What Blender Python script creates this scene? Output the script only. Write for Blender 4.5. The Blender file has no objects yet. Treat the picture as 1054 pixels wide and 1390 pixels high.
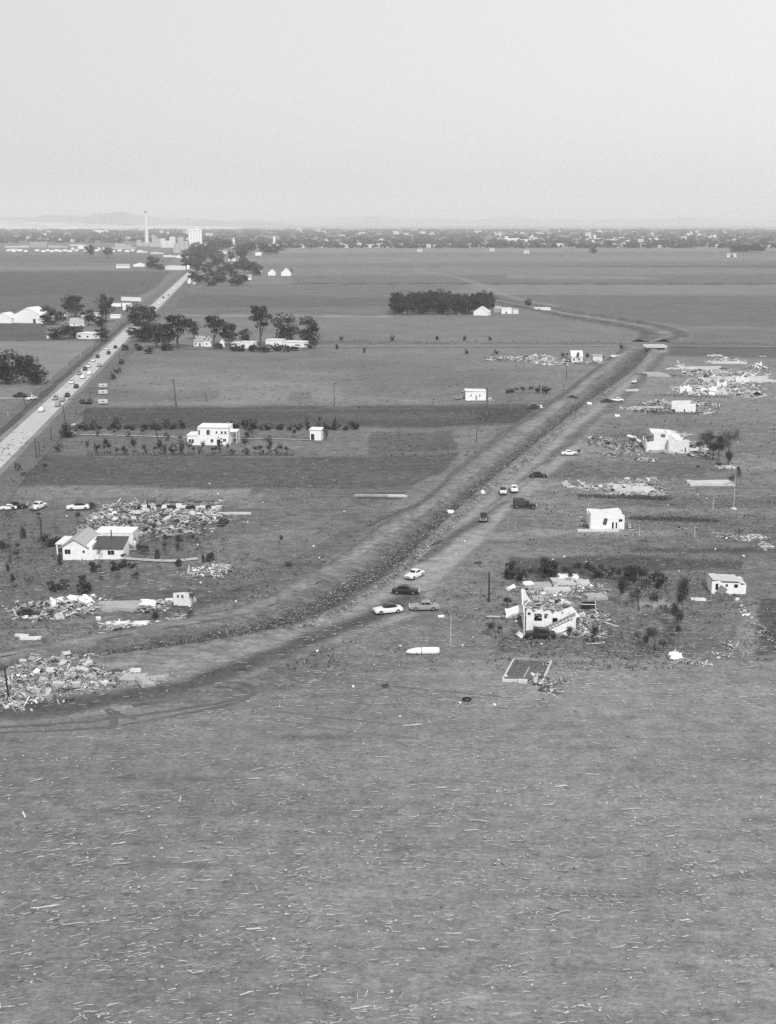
import bpy, math, random
from mathutils import Vector, Matrix
R = math.radians
rnd = random.Random(7)
# ---------------------------------------------------------------- camera, sky, sun, exposure
scn = bpy.context.scene
CAMZ, FPX, CX, CY, PITCH = 75.0, 1648.0, 527.0, 695.0, math.atan((695.0 - 300.0) / 1648.0)
cd = bpy.data.cameras.new('camera'); cam = bpy.data.objects.new('camera', cd)
scn.collection.objects.link(cam); scn.camera = cam
cam.location = (0, 0, CAMZ); cam.rotation_euler = (R(90) - PITCH, 0, 0)
cd.sensor_fit = 'VERTICAL'; cd.sensor_height = 24.0; cd.lens = 24.0 * FPX / 1390.0
cd.clip_start = 1.0; cd.clip_end = 60000.0
SUN_EL, SUN_AZ = 41.0, 11.0          # shadows fall away from the camera and a little to the left
w = bpy.data.worlds.new('World'); scn.world = w; w.use_nodes = True
nt = w.node_tree; nt.nodes.clear()
sky = nt.nodes.new('ShaderNodeTexSky'); sky.sky_type = 'NISHITA'; sky.sun_disc = False
sky.sun_elevation = R(SUN_EL); sky.sun_rotation = R(180 - SUN_AZ)
sky.dust_density = 4.0; sky.air_density = 1.2
bw = nt.nodes.new('ShaderNodeRGBToBW')
pw = nt.nodes.new('ShaderNodeMath'); pw.operation = 'POWER'; pw.inputs[1].default_value = 0.12
ml = nt.nodes.new('ShaderNodeMath'); ml.operation = 'MULTIPLY'; ml.inputs[1].default_value = 6.9
bg = nt.nodes.new('ShaderNodeBackground'); bg.inputs[1].default_value = 0.1
wo = nt.nodes.new('ShaderNodeOutputWorld')
L = nt.links.new
L(sky.outputs[0], bw.inputs[0]); L(bw.outputs[0], pw.inputs[0]); L(pw.outputs[0], ml.inputs[0])
gc = nt.nodes.new('ShaderNodeTexCoord'); sx3 = nt.nodes.new('ShaderNodeSeparateXYZ'); L(gc.outputs['Generated'], sx3.inputs[0])
lx = nt.nodes.new('ShaderNodeMath'); lx.operation = 'MULTIPLY_ADD'; lx.inputs[1].default_value = .3; lx.inputs[2].default_value = 1.0; L(sx3.outputs[0], lx.inputs[0])   # thin haze, paler towards the sunny side
m2 = nt.nodes.new('ShaderNodeMath'); m2.operation = 'MULTIPLY'; L(ml.outputs[0], m2.inputs[0]); L(lx.outputs[0], m2.inputs[1])
L(m2.outputs[0], bg.inputs[0]); L(bg.outputs[0], wo.inputs[0])
sd = bpy.data.lights.new('sun', 'SUN'); sun = bpy.data.objects.new('sun', sd); scn.collection.objects.link(sun)
sd.energy = 3.2; sd.angle = R(0.5); sd.color = (1, 1, 1)     # black-and-white film: no tint
sdir = Vector((math.sin(R(SUN_AZ)) * math.cos(R(SUN_EL)), -math.cos(R(SUN_AZ)) * math.cos(R(SUN_EL)), math.sin(R(SUN_EL))))
sun.rotation_euler = sdir.to_track_quat('Z', 'Y').to_euler()
scn.view_settings.view_transform = 'Standard'; scn.view_settings.look = 'None'
scn.view_settings.exposure = 0.0; scn.view_settings.gamma = 1.0
scn.cycles.use_denoising = False
scn.cycles.volume_bounces = 1
scn.cycles.max_bounces = 4
# ---------------------------------------------------------------- helpers
col = scn.collection
PC, PS = math.cos(PITCH), math.sin(PITCH)
def G(x, y, z=0.0):                   # ground point seen at a place of the photograph, to lay out the plan of the land
    dx, dy = (x - CX) / FPX, (CY - y) / FPX
    d = Vector((dx, PC + dy * PS, -PS + dy * PC))
    t = (z - CAMZ) / d.z
    return Vector((d.x * t, d.y * t, z))
def MPP(x, y):                        # metres per photo pixel there
    p = G(x, y); return (p.y * PC + CAMZ * PS) / FPX
def tag(o, label=None, cat=None, group=None, kind=None):
    if label: o['label'] = label
    if cat: o['category'] = cat
    if group: o['group'] = group
    if kind: o['kind'] = kind
    return o
def empty(name, loc, rz=0.0, label=None, cat=None, group=None):
    o = bpy.data.objects.new(name, None); col.objects.link(o)
    o.location = loc; o.rotation_euler = (0, 0, rz); o.empty_display_size = 0.5
    return tag(o, label, cat, group)
class MB:
    def __init__(s): s.v = []; s.f = []; s.m = []
    def add(s, vs, fs, m=0):
        n = len(s.v); s.v += [tuple(v) for v in vs]
        for f in fs: s.f.append(tuple(i + n for i in f)); s.m.append(m)
    def box(s, c, size, rz=0.0, ry=0.0, rx=0.0, m=0):
        x, y, z = size[0] / 2, size[1] / 2, size[2] / 2
        vs = [Vector((a * x, b * y, d * z)) for d in (-1, 1) for a, b in ((-1, -1), (1, -1), (1, 1), (-1, 1))]
        M = Matrix.Rotation(rz, 3, 'Z') @ Matrix.Rotation(ry, 3, 'Y') @ Matrix.Rotation(rx, 3, 'X')
        c = Vector(c)
        s.add([M @ v + c for v in vs], [(0, 3, 2, 1), (4, 5, 6, 7), (0, 1, 5, 4), (1, 2, 6, 5), (2, 3, 7, 6), (3, 0, 4, 7)], m)
    def bx(s, x0, x1, y0, y1, z0, z1, m=0):
        s.box(((x0 + x1) / 2, (y0 + y1) / 2, (z0 + z1) / 2), (x1 - x0, y1 - y0, z1 - z0), m=m)
    def hexa(s, a, b, m=0):           # bottom quad a, top quad b
        s.add(list(a) + list(b), [(0, 3, 2, 1), (4, 5, 6, 7), (0, 1, 5, 4), (1, 2, 6, 5), (2, 3, 7, 6), (3, 0, 4, 7)], m)
    def tube(s, pts, rad, n=6, m=0, cap=True):
        pts = [Vector(p) for p in pts]; base = len(s.v); k = len(pts)
        for i, p in enumerate(pts):
            d = (pts[min(i + 1, k - 1)] - pts[max(i - 1, 0)])
            d = d.normalized() if d.length > 1e-6 else Vector((0, 0, 1))
            u = d.cross(Vector((0, 0, 1)) if abs(d.z) < 0.9 else Vector((1, 0, 0))).normalized(); v = d.cross(u)
            r = rad[i] if isinstance(rad, (list, tuple)) else rad
            for j in range(n):
                a = 2 * math.pi * j / n
                s.v.append(tuple(p + (u * math.cos(a) + v * math.sin(a)) * r))
        for i in range(k - 1):
            for j in range(n):
                a, b = base + i * n + j, base + i * n + (j + 1) % n
                s.f.append((a, b, b + n, a + n)); s.m.append(m)
        if cap:
            s.f.append(tuple(base + j for j in range(n))); s.m.append(m)
            s.f.append(tuple(base + (k - 1) * n + n - 1 - j for j in range(n))); s.m.append(m)
    def prism(s, poly, z0, z1, m=0):  # upright extrusion of an xy outline
        n = len(poly)
        s.add([(p[0], p[1], z0) for p in poly] + [(p[0], p[1], z1) for p in poly],
              [tuple(range(n))[::-1], tuple(range(n, 2 * n))] + [(i, (i + 1) % n, n + (i + 1) % n, n + i) for i in range(n)], m)
    def xprism(s, prof, x0, x1, m=0, m_side=None):  # a yz outline extruded along x
        n = len(prof); q = m if m_side is None else m_side
        s.add([(x0, p[0], p[1]) for p in prof] + [(x1, p[0], p[1]) for p in prof], [tuple(range(n)), tuple(range(n, 2 * n))[::-1]], q)
        s.add([(x0, p[0], p[1]) for p in prof] + [(x1, p[0], p[1]) for p in prof], [(i, (i + 1) % n, n + (i + 1) % n, n + i) for i in range(n)], m)
    def yprism(s, prof, y0, y1, m=0): # an xz outline extruded along y
        n = len(prof)
        s.add([(p[0], y0, p[1]) for p in prof] + [(p[0], y1, p[1]) for p in prof],
              [tuple(range(n))[::-1], tuple(range(n, 2 * n))] + [(i, (i + 1) % n, n + (i + 1) % n, n + i) for i in range(n)], m)
    def leaf(s, c, size, m=0, up=0.0, rr=None):
        rr = rr or rnd
        n = Vector((rr.gauss(0, 1), rr.gauss(0, 1), rr.gauss(0, 1) + up)).normalized()
        u = n.orthogonal().normalized(); u = Matrix.Rotation(rr.random() * 6.28, 3, n) @ u; v = n.cross(u)
        a, b = size * rr.uniform(.6, 1.3) / 2, size * rr.uniform(.4, .9) / 2
        c = Vector(c); k = rr.uniform(.2, .6)
        s.add([c - u * a, c - v * b + u * a * k, c + u * a, c + v * b - u * a * k], [(0, 1, 2, 3)], m)
    def build(s, name, mats, parent=None, loc=None, rz=None, smooth=False, link=True):
        me = bpy.data.meshes.new(name); me.from_pydata(s.v, [], s.f)
        for mm in (mats if isinstance(mats, (list, tuple)) else [mats]): me.materials.append(mm)
        if any(s.m): me.polygons.foreach_set('material_index', s.m)
        if smooth: me.polygons.foreach_set('use_smooth', [True] * len(s.f))
        me.update()
        o = bpy.data.objects.new(name, me)
        if link: col.objects.link(o)
        if parent: o.parent = parent
        if loc is not None: o.location = loc
        if rz is not None: o.rotation_euler = (0, 0, rz)
        return o
def copy_tree(o, parent=None):
    c = o.copy(); col.objects.link(c)
    if parent: c.parent = parent
    for ch in list(o.children): copy_tree(ch, c)
    return c
class Proto:                           # first placing uses the thing itself, later ones copy it
    def __init__(s, make):
        s.o = make(); s.used = False; vs = [v.co for c in s.o.children for v in c.data.vertices] if s.o.type == 'EMPTY' else [v.co for v in s.o.data.vertices]
        zs = sorted(v.z for v in vs); rs = sorted(math.hypot(v.x, v.y) for v in vs); s.h = zs[int(len(zs) * .975)]; s.w = 2 * rs[int(len(rs) * .9)]
    def put(s, loc, rz=0.0, sc=(1, 1, 1), label=None, cat=None, group=None):
        if not s.used: o = s.o; s.used = True
        else: o = copy_tree(s.o)
        for k in ('label', 'group'):
            if k in o: del o[k]
        o.location = loc; o.rotation_euler = (0, 0, rz); o.scale = sc
        return tag(o, label, cat, group)
# ---------------------------------------------------------------- materials (all grey: the film is black and white)
def nodes(m):
    m.use_nodes = True; t = m.node_tree; b = t.nodes['Principled BSDF']; return t, b
def gmat(name, v, noise=0.15, scale=1.5, rough=0.85, metal=0.0, island=0.0, spec=0.3, stripes=None):
    m = bpy.data.materials.new(name); t, b = nodes(m)
    b.inputs['Roughness'].default_value = rough; b.inputs['Metallic'].default_value = metal
    b.inputs['Specular IOR Level'].default_value = spec
    tc = t.nodes.new('ShaderNodeTexCoord')
    n = t.nodes.new('ShaderNodeTexNoise'); n.inputs['Scale'].default_value = scale; n.inputs['Detail'].default_value = 4
    t.links.new(tc.outputs['Object'], n.inputs['Vector'])
    mr = t.nodes.new('ShaderNodeMapRange'); mr.inputs[1].default_value = 0.25; mr.inputs[2].default_value = 0.75
    mr.inputs[3].default_value = v * (1 - noise); mr.inputs[4].default_value = v * (1 + noise)
    t.links.new(n.outputs[0], mr.inputs[0]); out = mr.outputs[0]
    if island:
        g = t.nodes.new('ShaderNodeNewGeometry'); r2 = t.nodes.new('ShaderNodeMapRange')
        r2.inputs[3].default_value = 1 - island; r2.inputs[4].default_value = 1 + island
        t.links.new(g.outputs['Random Per Island'], r2.inputs[0])
        mu = t.nodes.new('ShaderNodeMath'); mu.operation = 'MULTIPLY'
        t.links.new(out, mu.inputs[0]); t.links.new(r2.outputs[0], mu.inputs[1]); out = mu.outputs[0]
    if stripes:                        # (bands per metre, direction, depth)
        wv = t.nodes.new('ShaderNodeTexWave'); wv.bands_direction = stripes[1]; wv.inputs['Scale'].default_value = stripes[0] / 3.2
        wv.inputs['Distortion'].default_value = 0.6
        t.links.new(tc.outputs['Object'], wv.inputs['Vector'])
        r3 = t.nodes.new('ShaderNodeMapRange'); r3.inputs[3].default_value = 1 - stripes[2]; r3.inputs[4].default_value = 1
        t.links.new(wv.outputs['Fac'], r3.inputs[0])
        mu = t.nodes.new('ShaderNodeMath'); mu.operation = 'MULTIPLY'
        t.links.new(out, mu.inputs[0]); t.links.new(r3.outputs[0], mu.inputs[1]); out = mu.outputs[0]
    t.links.new(out, b.inputs['Base Color'])
    return m
def soil(name, v, big=0.12, mid=0.14, fine=0.28, streak=0.0, ang=0.0, rows=None, specks=0.0, fs=2.2, ms=0.22, bs=0.022, speckv=0.5, edge=None):
    """earth, stubble or grass: patches, clumps, grain, drawn-out streaks, drill rows and scattered straw"""
    m = bpy.data.materials.new(name); t, b = nodes(m); N = t.nodes.new; K = t.links.new
    b.inputs['Roughness'].default_value = 0.95; b.inputs['Specular IOR Level'].default_value = 0.1
    tc = N('ShaderNodeTexCoord')
    def noise(scale, det, vec=None, rough=0.6):
        n = N('ShaderNodeTexNoise'); n.inputs['Scale'].default_value = scale; n.inputs['Detail'].default_value = det
        n.inputs['Roughness'].default_value = rough
        K(vec or tc.outputs['Object'], n.inputs['Vector']); return n.outputs[0]
    def mr(src, a, lo=0.3, hi=0.7):
        r = N('ShaderNodeMapRange'); r.inputs[1].default_value = lo; r.inputs[2].default_value = hi
        r.inputs[3].default_value = 1 - a; r.inputs[4].default_value = 1 + a; r.clamp = False
        K(src, r.inputs[0]); return r.outputs[0]
    def mul(a, c):
        q = N('ShaderNodeMath'); q.operation = 'MULTIPLY'; K(a, q.inputs[0]); K(c, q.inputs[1]); return q.outputs[0]
    out = mul(mr(noise(bs, 3), big), mr(noise(ms, 4), mid))
    out = mul(out, mr(noise(fs, 5, rough=0.75), fine))
    def mapped(sx, sy, a):
        mp = N('ShaderNodeMapping'); mp.inputs['Rotation'].default_value = (0, 0, a); mp.inputs['Scale'].default_value = (sx, sy, 1)
        K(tc.outputs['Object'], mp.inputs['Vector']); return mp.outputs[0]
    if streak:
        out = mul(out, mr(noise(1.0, 4, mapped(.05, .9, -ang)), streak))
    if rows:
        wv = N('ShaderNodeTexWave'); wv.bands_direction = 'Y'; wv.inputs['Scale'].default_value = 0.314 / rows[0]
        wv.inputs['Distortion'].default_value = 1.6; wv.inputs['Detail'].default_value = 2; wv.inputs['Detail Scale'].default_value = 1.5
        K(mapped(1, 1, -ang), wv.inputs['Vector']); out = mul(out, mr(wv.outputs['Fac'], rows[1], 0, 1))
    sc = N('ShaderNodeMath'); sc.operation = 'MULTIPLY'; sc.inputs[1].default_value = v; K(out, sc.inputs[0]); out = sc.outputs[0]
    if specks:
        vo = N('ShaderNodeTexVoronoi'); vo.inputs['Scale'].default_value = 0.7; K(mapped(.7, 1.5, -ang), vo.inputs['Vector'])
        lt = N('ShaderNodeMath'); lt.operation = 'LESS_THAN'; K(vo.outputs['Distance'], lt.inputs[0])
        sx = N('ShaderNodeSeparateColor'); K(vo.outputs['Color'], sx.inputs[0])
        q = N('ShaderNodeMapRange'); q.inputs[1].default_value = 1 - specks; q.inputs[2].default_value = 1; q.inputs[3].default_value = -0.02; q.inputs[4].default_value = 0.17
        K(sx.outputs[0], q.inputs[0]); K(q.outputs[0], lt.inputs[1])
        mx = N('ShaderNodeMix'); K(lt.outputs[0], mx.inputs[0]); K(out, mx.inputs[2]); mx.inputs[3].default_value = speckv; out = mx.outputs[0]
    K(out, b.inputs['Base Color'])
    bp = N('ShaderNodeBump'); bp.inputs['Strength'].default_value = 0.5; bp.inputs['Distance'].default_value = 0.12
    K(noise(1.4, 4), bp.inputs['Height']); K(bp.outputs[0], b.inputs['Normal'])
    return m
WHITE = gmat('white_painted_boards', .8, .09, .9, .7, stripes=(3, 'Z', .12))
PLASTER = gmat('pale_plaster', .64, .16, 1.2, .8)
CREAM = gmat('pale_stucco', .7, .13, 1.1, .9)
ROOFL = gmat('pale_shingles', .38, .14, 1.5, .9, stripes=(3, 'Z', .12))
ROOFM = gmat('grey_shingles', .2, .15, 1.5, .9)
ROOFD = gmat('dark_shingles', .075, .25, 2, .9)
TINW = gmat('bright_metal_roof', .7, .08, .6, .5)
DARKP = gmat('dark_window_glass', .018, .1, 1, .2, spec=.5)
HOLE = gmat('painted_hollow_shade', .03, .3, 1, .9)  # near-black colour paints in the shade of rooms, doorways and gaps
TRIM = gmat('white_trim', .74, .04, 2, .6)
WOODP = gmat('weathered_pale_wood', .5, .25, 3, .8, island=.35)
WOODG = gmat('grey_lumber', .27, .3, 3, .9, island=.4)
WOODD = gmat('dark_lumber', .06, .4, 3, .9, island=.4)
POLEM = gmat('creosoted_pole', .035, .3, 3, .9)
POSTP = gmat('pale_post_paint', .5, .2, 3, .8)
BARK = gmat('bark', .055, .3, 5, .95)
LEAFD = gmat('dark_leaves', .045, .2, 1, .8, island=.6, spec=.15)
LEAFM = gmat('mid_green_leaves', .058, .25, 1, .8, island=.6, spec=.15)
LEAFL = gmat('dusty_leaves', .085, .25, 1, .8, island=.6, spec=.15)
FARLEAF = gmat('far_foliage', .06, .5, .02, .9, island=.4, spec=.1)
CONC = gmat('concrete', .5, .12, .6, .9)
CONCG = gmat('grey_concrete', .34, .15, .8, .9)
EARTHP = gmat('pale_spoil', .38, .2, .5, .95)
CARW = gmat('light_car_paint', .66, .03, 1, .3, spec=.5)
CARM = gmat('grey_car_paint', .25, .05, 1, .3, spec=.5)
CARD = gmat('black_car_paint', .02, .1, 1, .25, spec=.5)
CHROME = gmat('chrome', .7, .03, 1, .2, metal=.9)
TYRE = gmat('tyre_rubber', .02, .2, 3, .9)
CANVAS = gmat('dark_canvas', .055, .2, 2, .95)
LAMP = gmat('headlight_glass', .75, .02, 1, .15)
BRICKP = gmat('pale_brick', .42, .15, .5, .9)
SKIN = gmat('skin', .35, .05, 2, .7)
CLOTH = gmat('dark_clothing', .04, .2, 3, .9)
CLOTHL = gmat('light_shirt', .6, .1, 3, .9)
# ---------------------------------------------------------------- the land
def sheet(name, pts, mat, z, kind='structure', jit=0.0, label=None, cat=None, n=None):
    """a flat patch on the ground from points of the photo's plan, its edges broken up a little"""
    P = [G(*p) for p in pts]; out = []
    if jit:
        for i, a in enumerate(P):
            b = P[(i + 1) % len(P)]; k = n or max(2, min(60, int((b - a).length / (jit * 3))))
            for j in range(k):
                q = a.lerp(b, j / k); out.append((q.x + rnd.uniform(-jit, jit), q.y + rnd.uniform(-jit, jit)))
    else: out = [(p.x, p.y) for p in P]
    mb = MB(); mb.add([(x, y, z) for x, y in out], [tuple(range(len(out)))])
    o = mb.build(name, mat)
    bm_fix(o); return tag(o, label, cat, kind=kind)
def bm_fix(o):                        # faces up, concave outlines cut into triangles
    import bmesh
    bm = bmesh.new(); bm.from_mesh(o.data)
    for f in bm.faces:
        if f.normal.z < 0: f.normal_flip()
    bmesh.ops.triangulate(bm, faces=bm.faces[:]); bm.to_mesh(o.data); bm.free()
def spline(pts, n=8):
    pts = [Vector(p) for p in pts]; out = []
    for i in range(len(pts) - 1):
        p0, p1, p2, p3 = pts[max(i - 1, 0)], pts[i], pts[i + 1], pts[min(i + 2, len(pts) - 1)]
        for j in range(n):
            t = j / n
            out.append(.5 * ((2 * p1) + (p2 - p0) * t + (2 * p0 - 5 * p1 + 4 * p2 - p3) * t * t + (3 * p1 - p0 - 3 * p2 + p3) * t ** 3))
    out.append(pts[-1]); return out
def spline_xy(P): return spline([Vector((p.x, p.y, 0)) for p in P], 5)
def ribbon(name, pts, width, mat, z, n=8, jit=0.0, label=None, cat=None, kind='structure'):
    """pts: (x, y) photo plan points; width metres (number or per point)"""
    W = width if isinstance(width, (list, tuple)) else [width] * len(pts)
    P = spline([G(*p) for p in pts], n); Ws = [W[min(int(i / n), len(W) - 1)] + (W[min(int(i / n) + 1, len(W) - 1)] - W[min(int(i / n), len(W) - 1)]) * (i % n) / n for i in range(len(P))]
    vs = []
    for i, p in enumerate(P):
        d = (P[min(i + 1, len(P) - 1)] - P[max(i - 1, 0)]).normalized(); s = Vector((-d.y, d.x, 0))
        a, b = Ws[i] / 2 + rnd.uniform(-jit, jit), Ws[i] / 2 + rnd.uniform(-jit, jit)
        vs += [p + s * a + Vector((0, 0, z)), p - s * b + Vector((0, 0, z))]
    mb = MB(); mb.add(vs, [(2 * i, 2 * i + 1, 2 * i + 3, 2 * i + 2) for i in range(len(P) - 1)])
    o = mb.build(name, mat); bm_fix(o); return tag(o, label, cat, kind=kind)
# base plane to the horizon, a little below the detailed ground
S_BASE = soil('distant_plain', .165, .14, .10, .15, streak=.10)
mb = MB(); xs = [-40000, -3000, 3000, 40000]; ys = [-600, 0, 3000, 60000]
mb.add([(x, y, -.6) for y in ys for x in xs], [(j * 4 + i, j * 4 + i + 1, j * 4 + i + 5, j * 4 + i + 4) for j in range(3) for i in range(3)])
tag(mb.build('plain', S_BASE), kind='structure')
FAR = dict(big=.08, mid=.05, fine=.10, bs=.006, ms=.03, fs=.12, streak=.07)
MIDF = dict(big=.10, mid=.14, fine=.2, bs=.02, ms=.15, fs=.9, streak=.12)
MIDR = MIDF
_sc = {}
def S(v, **k):
    key = (round(v, 3), tuple(sorted(k.items())))
    if key not in _sc: _sc[key] = soil('track_soil', v, **k)
    return _sc[key]
zc = [0.004]
def nz(d=0.004): zc[0] += d; return zc[0]
import numpy as np
# the lie of the fields: outline in the plan, soil tone, softness of the edge
FIELDS = [
    ([(270, 337), (1400, 333), (1400, 339), (300, 344)], .20), ([(300, 344), (1400, 339), (1400, 345), (560, 349), (300, 351)], .17),
    ([(300, 351), (560, 349), (1400, 345), (1400, 352), (300, 358)], .19), ([(300, 358), (1400, 352), (1400, 361), (300, 365)], .163),
    ([(700, 361), (1400, 358), (1400, 366), (700, 366)], .135), ([(300, 365), (700, 362), (1400, 366), (1400, 371), (690, 372), (300, 374)], .18),
    ([(395, 374), (1400, 371), (1400, 385), (400, 384)], .155), ([(690, 373), (870, 375), (900, 379), (690, 378)], .195),
    ([(400, 384.4), (1400, 384.6), (1400, 386.2), (395, 386)], .10), ([(255, 386), (640, 387), (600, 400), (530, 430), (225, 428)], .158),
    ([(640, 387), (1400, 387), (1400, 402), (640, 400)], .19), ([(672, 400), (1400, 402), (1400, 448), (930, 442), (760, 420), (672, 416)], .15),
    ([(215, 430), (720, 428), (735, 421), (880, 450), (862, 464), (430, 464), (215, 462)], .178), ([(225, 427.4), (530, 428.6), (530, 430), (223, 429.2)], .25),
    ([(250, 400), (540, 404), (535, 416), (236, 418)], .138), ([(940, 446), (1400, 448), (1400, 466), (905, 465)], .165),
    ([(-400, 337), (240, 340), (235, 346), (-400, 346)], .17), ([(-400, 346), (235, 346), (232, 357), (-400, 358)], .15),
    ([(-400, 358), (232, 357), (225, 368), (-400, 370)], .165), ([(-400, 364), (160, 361), (168, 366), (-400, 369)], .19),
    ([(-400, 370), (232, 368), (210, 392), (188, 402), (-400, 404)], .128), ([(-400, 404), (190, 402), (190, 428), (-400, 420)], .14),
    ([(-400, 441), (64, 439), (62, 462), (-400, 462)], .13), ([(-400, 465), (150, 463), (92, 512), (55, 541), (-400, 541)], .2),
    ([(185, 474), (862, 474), (830, 490), (765, 535), (640, 556), (100, 560), (140, 520)], .182),
    ([(190, 478), (430, 477), (640, 492), (600, 505), (170, 500)], .170), ([(300, 520), (455, 514), (470, 548), (250, 548)], .198),
    ([(150, 528), (300, 530), (290, 545), (140, 546)], .165), ([(480, 500), (680, 503), (700, 522), (500, 530)], .17),
    ([(395, 532), (425, 532), (424, 548), (392, 548)], .168), ([(115, 553), (740, 549), (700, 575), (600, 580), (110, 583)], .118),
    ([(420, 562), (640, 560), (650, 566), (430, 570)], .135), ([(85, 584), (490, 584), (500, 618), (45, 620)], .165),
    ([(500, 588), (615, 584), (622, 612), (500, 618)], .135), ([(617, 584), (670, 585), (640, 606), (623, 613)], .185),
    ([(40, 619), (500, 620), (625, 614), (600, 640), (560, 660), (470, 672), (60, 662), (-400, 655)], .13),
    ([(-400, 657), (60, 659), (345, 664), (340, 672), (60, 674), (-400, 675)], .2),
    ([(355, 664), (560, 662), (530, 690), (360, 690)], .155), ([(482, 669), (548, 669), (540, 677), (484, 677)], .11),
    ([(-400, 676), (350, 690), (530, 692), (470, 740), (400, 790), (200, 850), (-400, 868)], .155),
    ([(250, 742), (460, 700), (480, 712), (380, 768), (260, 775)], .172), ([(120, 850), (330, 795), (360, 800), (200, 846)], .14),
    ([(915, 468), (1400, 470), (1400, 486), (905, 484)], .14), ([(905, 484), (1050, 488), (1400, 490), (1400, 545), (850, 543)], .195),
    ([(850, 543), (1400, 545), (1400, 570), (800, 572)], .18), ([(800, 572), (1400, 570), (1400, 612), (990, 610), (770, 604)], .172),
    ([(965, 623), (1400, 620), (1400, 635), (990, 638)], .22), ([(760, 627), (960, 629), (950, 650), (742, 650)], .15),
    ([(740, 650), (1400, 645), (1400, 700), (700, 700)], .185), ([(820, 674), (905, 672), (1400, 682), (1400, 690), (820, 690)], .158),
    ([(700, 703), (1400, 700), (1400, 722), (690, 722)], .165), ([(660, 723), (800, 717), (925, 722), (925, 726), (660, 729)], .21),
    ([(650, 732), (1400, 727), (1400, 750), (640, 750)], .168), ([(860, 743), (1400, 746), (1400, 753), (860, 749)], .125),
    ([(690, 757), (860, 754), (1010, 762), (1005, 776), (900, 775), (700, 779)], .122), ([(640, 784), (1400, 780), (1400, 830), (620, 832)], .17),
    ([(700, 846), (960, 824), (1010, 850), (990, 886), (660, 890)], .158), ([(1034, 812), (1400, 815), (1400, 896), (1200, 884), (1100, 893), (1060, 886), (1024, 891), (1031, 868), (1022, 845)], .125),
    ([(1008, 814), (1030, 812), (1020, 890), (990, 888)], .205), ([(690, 632), (800, 600), (880, 612), (770, 625), (745, 640)], .215),
    ([(868, 812), (905, 812), (925, 824), (872, 826)], .26), ([(560, 905), (700, 885), (900, 900), (840, 930), (600, 925)], .185)]
# wide strokes of bare or weedy soil: plan points, width in metres, tone, weight
STROKES = [([(-60, 964), (60, 958), (160, 946), (240, 932), (330, 905), (430, 866), (500, 838), (560, 812)], 6.2, .085, .97), ([(-60, 972), (60, 966), (160, 952), (230, 940)], 5, .10, .8),
    ([(570, 762), (600, 740), (632, 718), (658, 700), (690, 672), (720, 645), (770, 602)], 3.4, .10, .9), ([(585, 775), (625, 745), (655, 722), (690, 690)], 1.2, .3, .7),
    ([(770, 604), (800, 575), (830, 552), (870, 516), (900, 480)], 5, .115, .85), ([(650, 705), (690, 672), (740, 630)], 1.2, .3, .7), ([(560, 818), (640, 812), (720, 806)], 3, .15, .5),
    ([(808, 541), (835, 517), (862, 496), (878, 482)], 3.0, .33, .8), ([(560, 366), (610, 374), (648, 385), (680, 398), (716, 408), (760, 416)], 8, .24, .7),
    ([(60, 905), (100, 900), (141, 890), (160, 886)], 3, .2, .5), ([(20, 742), (80, 738), (130, 690)], 3, .12, .4), ([(350, 760), (380, 768), (420, 766)], 2.0, .075, .8), ([(300, 688), (360, 692), (420, 692), (470, 690)], 1.4, .10, .8), ([(300, 708), (360, 704), (410, 696), (470, 688), (540, 672)], 1.4, .10, .7), ([(340, 698), (400, 702), (470, 694)], 1.2, .2, .5),
    ([(380, 712), (440, 706), (520, 700)], 2.5, .12, .35), ([(458, 700), (482, 699)], 2, .08, .8), ([(430, 717), (442, 717)], 1.5, .07, .8), ([(640, 640), (700, 660), (760, 655)], 4, .235, .5), ([(700, 676), (780, 684), (860, 690), (1000, 694)], 5, .225, .6), ([(690, 700), (900, 702)], 2, .12, .5), ([(700, 590), (770, 560)], 3, .23, .4), ([(830, 640), (900, 646), (1040, 650)], 4, .135, .4), ([(880, 594), (1040, 590)], 6, .2, .4), ([(700, 812), (640, 800), (600, 790)], 5, .2, .4), ([(330, 958), (430, 966), (560, 975), (760, 985)], 3, .17, .3), ([(150, 810), (260, 800), (360, 790)], 3, .125, .35),
    ([(20, 850), (120, 842), (200, 836)], 2, .2, .35), ([(620, 655), (560, 690), (500, 712)], 4, .18, .3), ([(180, 560), (420, 556), (700, 552)], 4, .155, .4), ([(500, 540), (620, 548), (760, 540)], 5, .21, .4),
    ([(380, 895), (450, 880), (560, 850), (650, 838)], 6, .165, .5), ([(745, 622), (900, 627), (950, 630)], 3, .22, .5), ([(700, 715), (780, 722)], 2, .21, .5), ([(760, 700), (860, 694), (1000, 699)], 5, .2, .3), ([(690, 840), (740, 872), (830, 880)], 3, .2, .35)]
ROADPX = [(x + 2, y) for x, y in [(-60, 932), (60, 914), (234, 899), (358, 868), (434, 848), (510, 803), (561, 767), (613, 714), (666, 667), (720, 626), (756, 592), (812, 546), (871, 501), (893, 474)]] + [(906, 474), (884, 501), (836, 548), (800, 590), (752, 640), (700, 690), (652, 735), (600, 790), (560, 836), (440, 880), (330, 922), (160, 966), (-60, 992)]
PLOUGH = [(-900, 1010), (-60, 992), (120, 978), (350, 944), (520, 914), (660, 900), (1000, 896), (1900, 888), (1900, 1800), (-900, 1800)]
def warp(X, Y, s, seed):
    o = 0
    for k, (fx, fy) in enumerate([(1.0, .6), (-.7, 1.3), (2.1, -.9), (1.3, 2.2), (-3.1, 1.1), (4.3, 3.7)]):
        o = o + np.sin(X * fx / s + Y * fy / s + seed * 1.7 + k * 2.1) / (1 + k * .6)
    return o * .45
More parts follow.
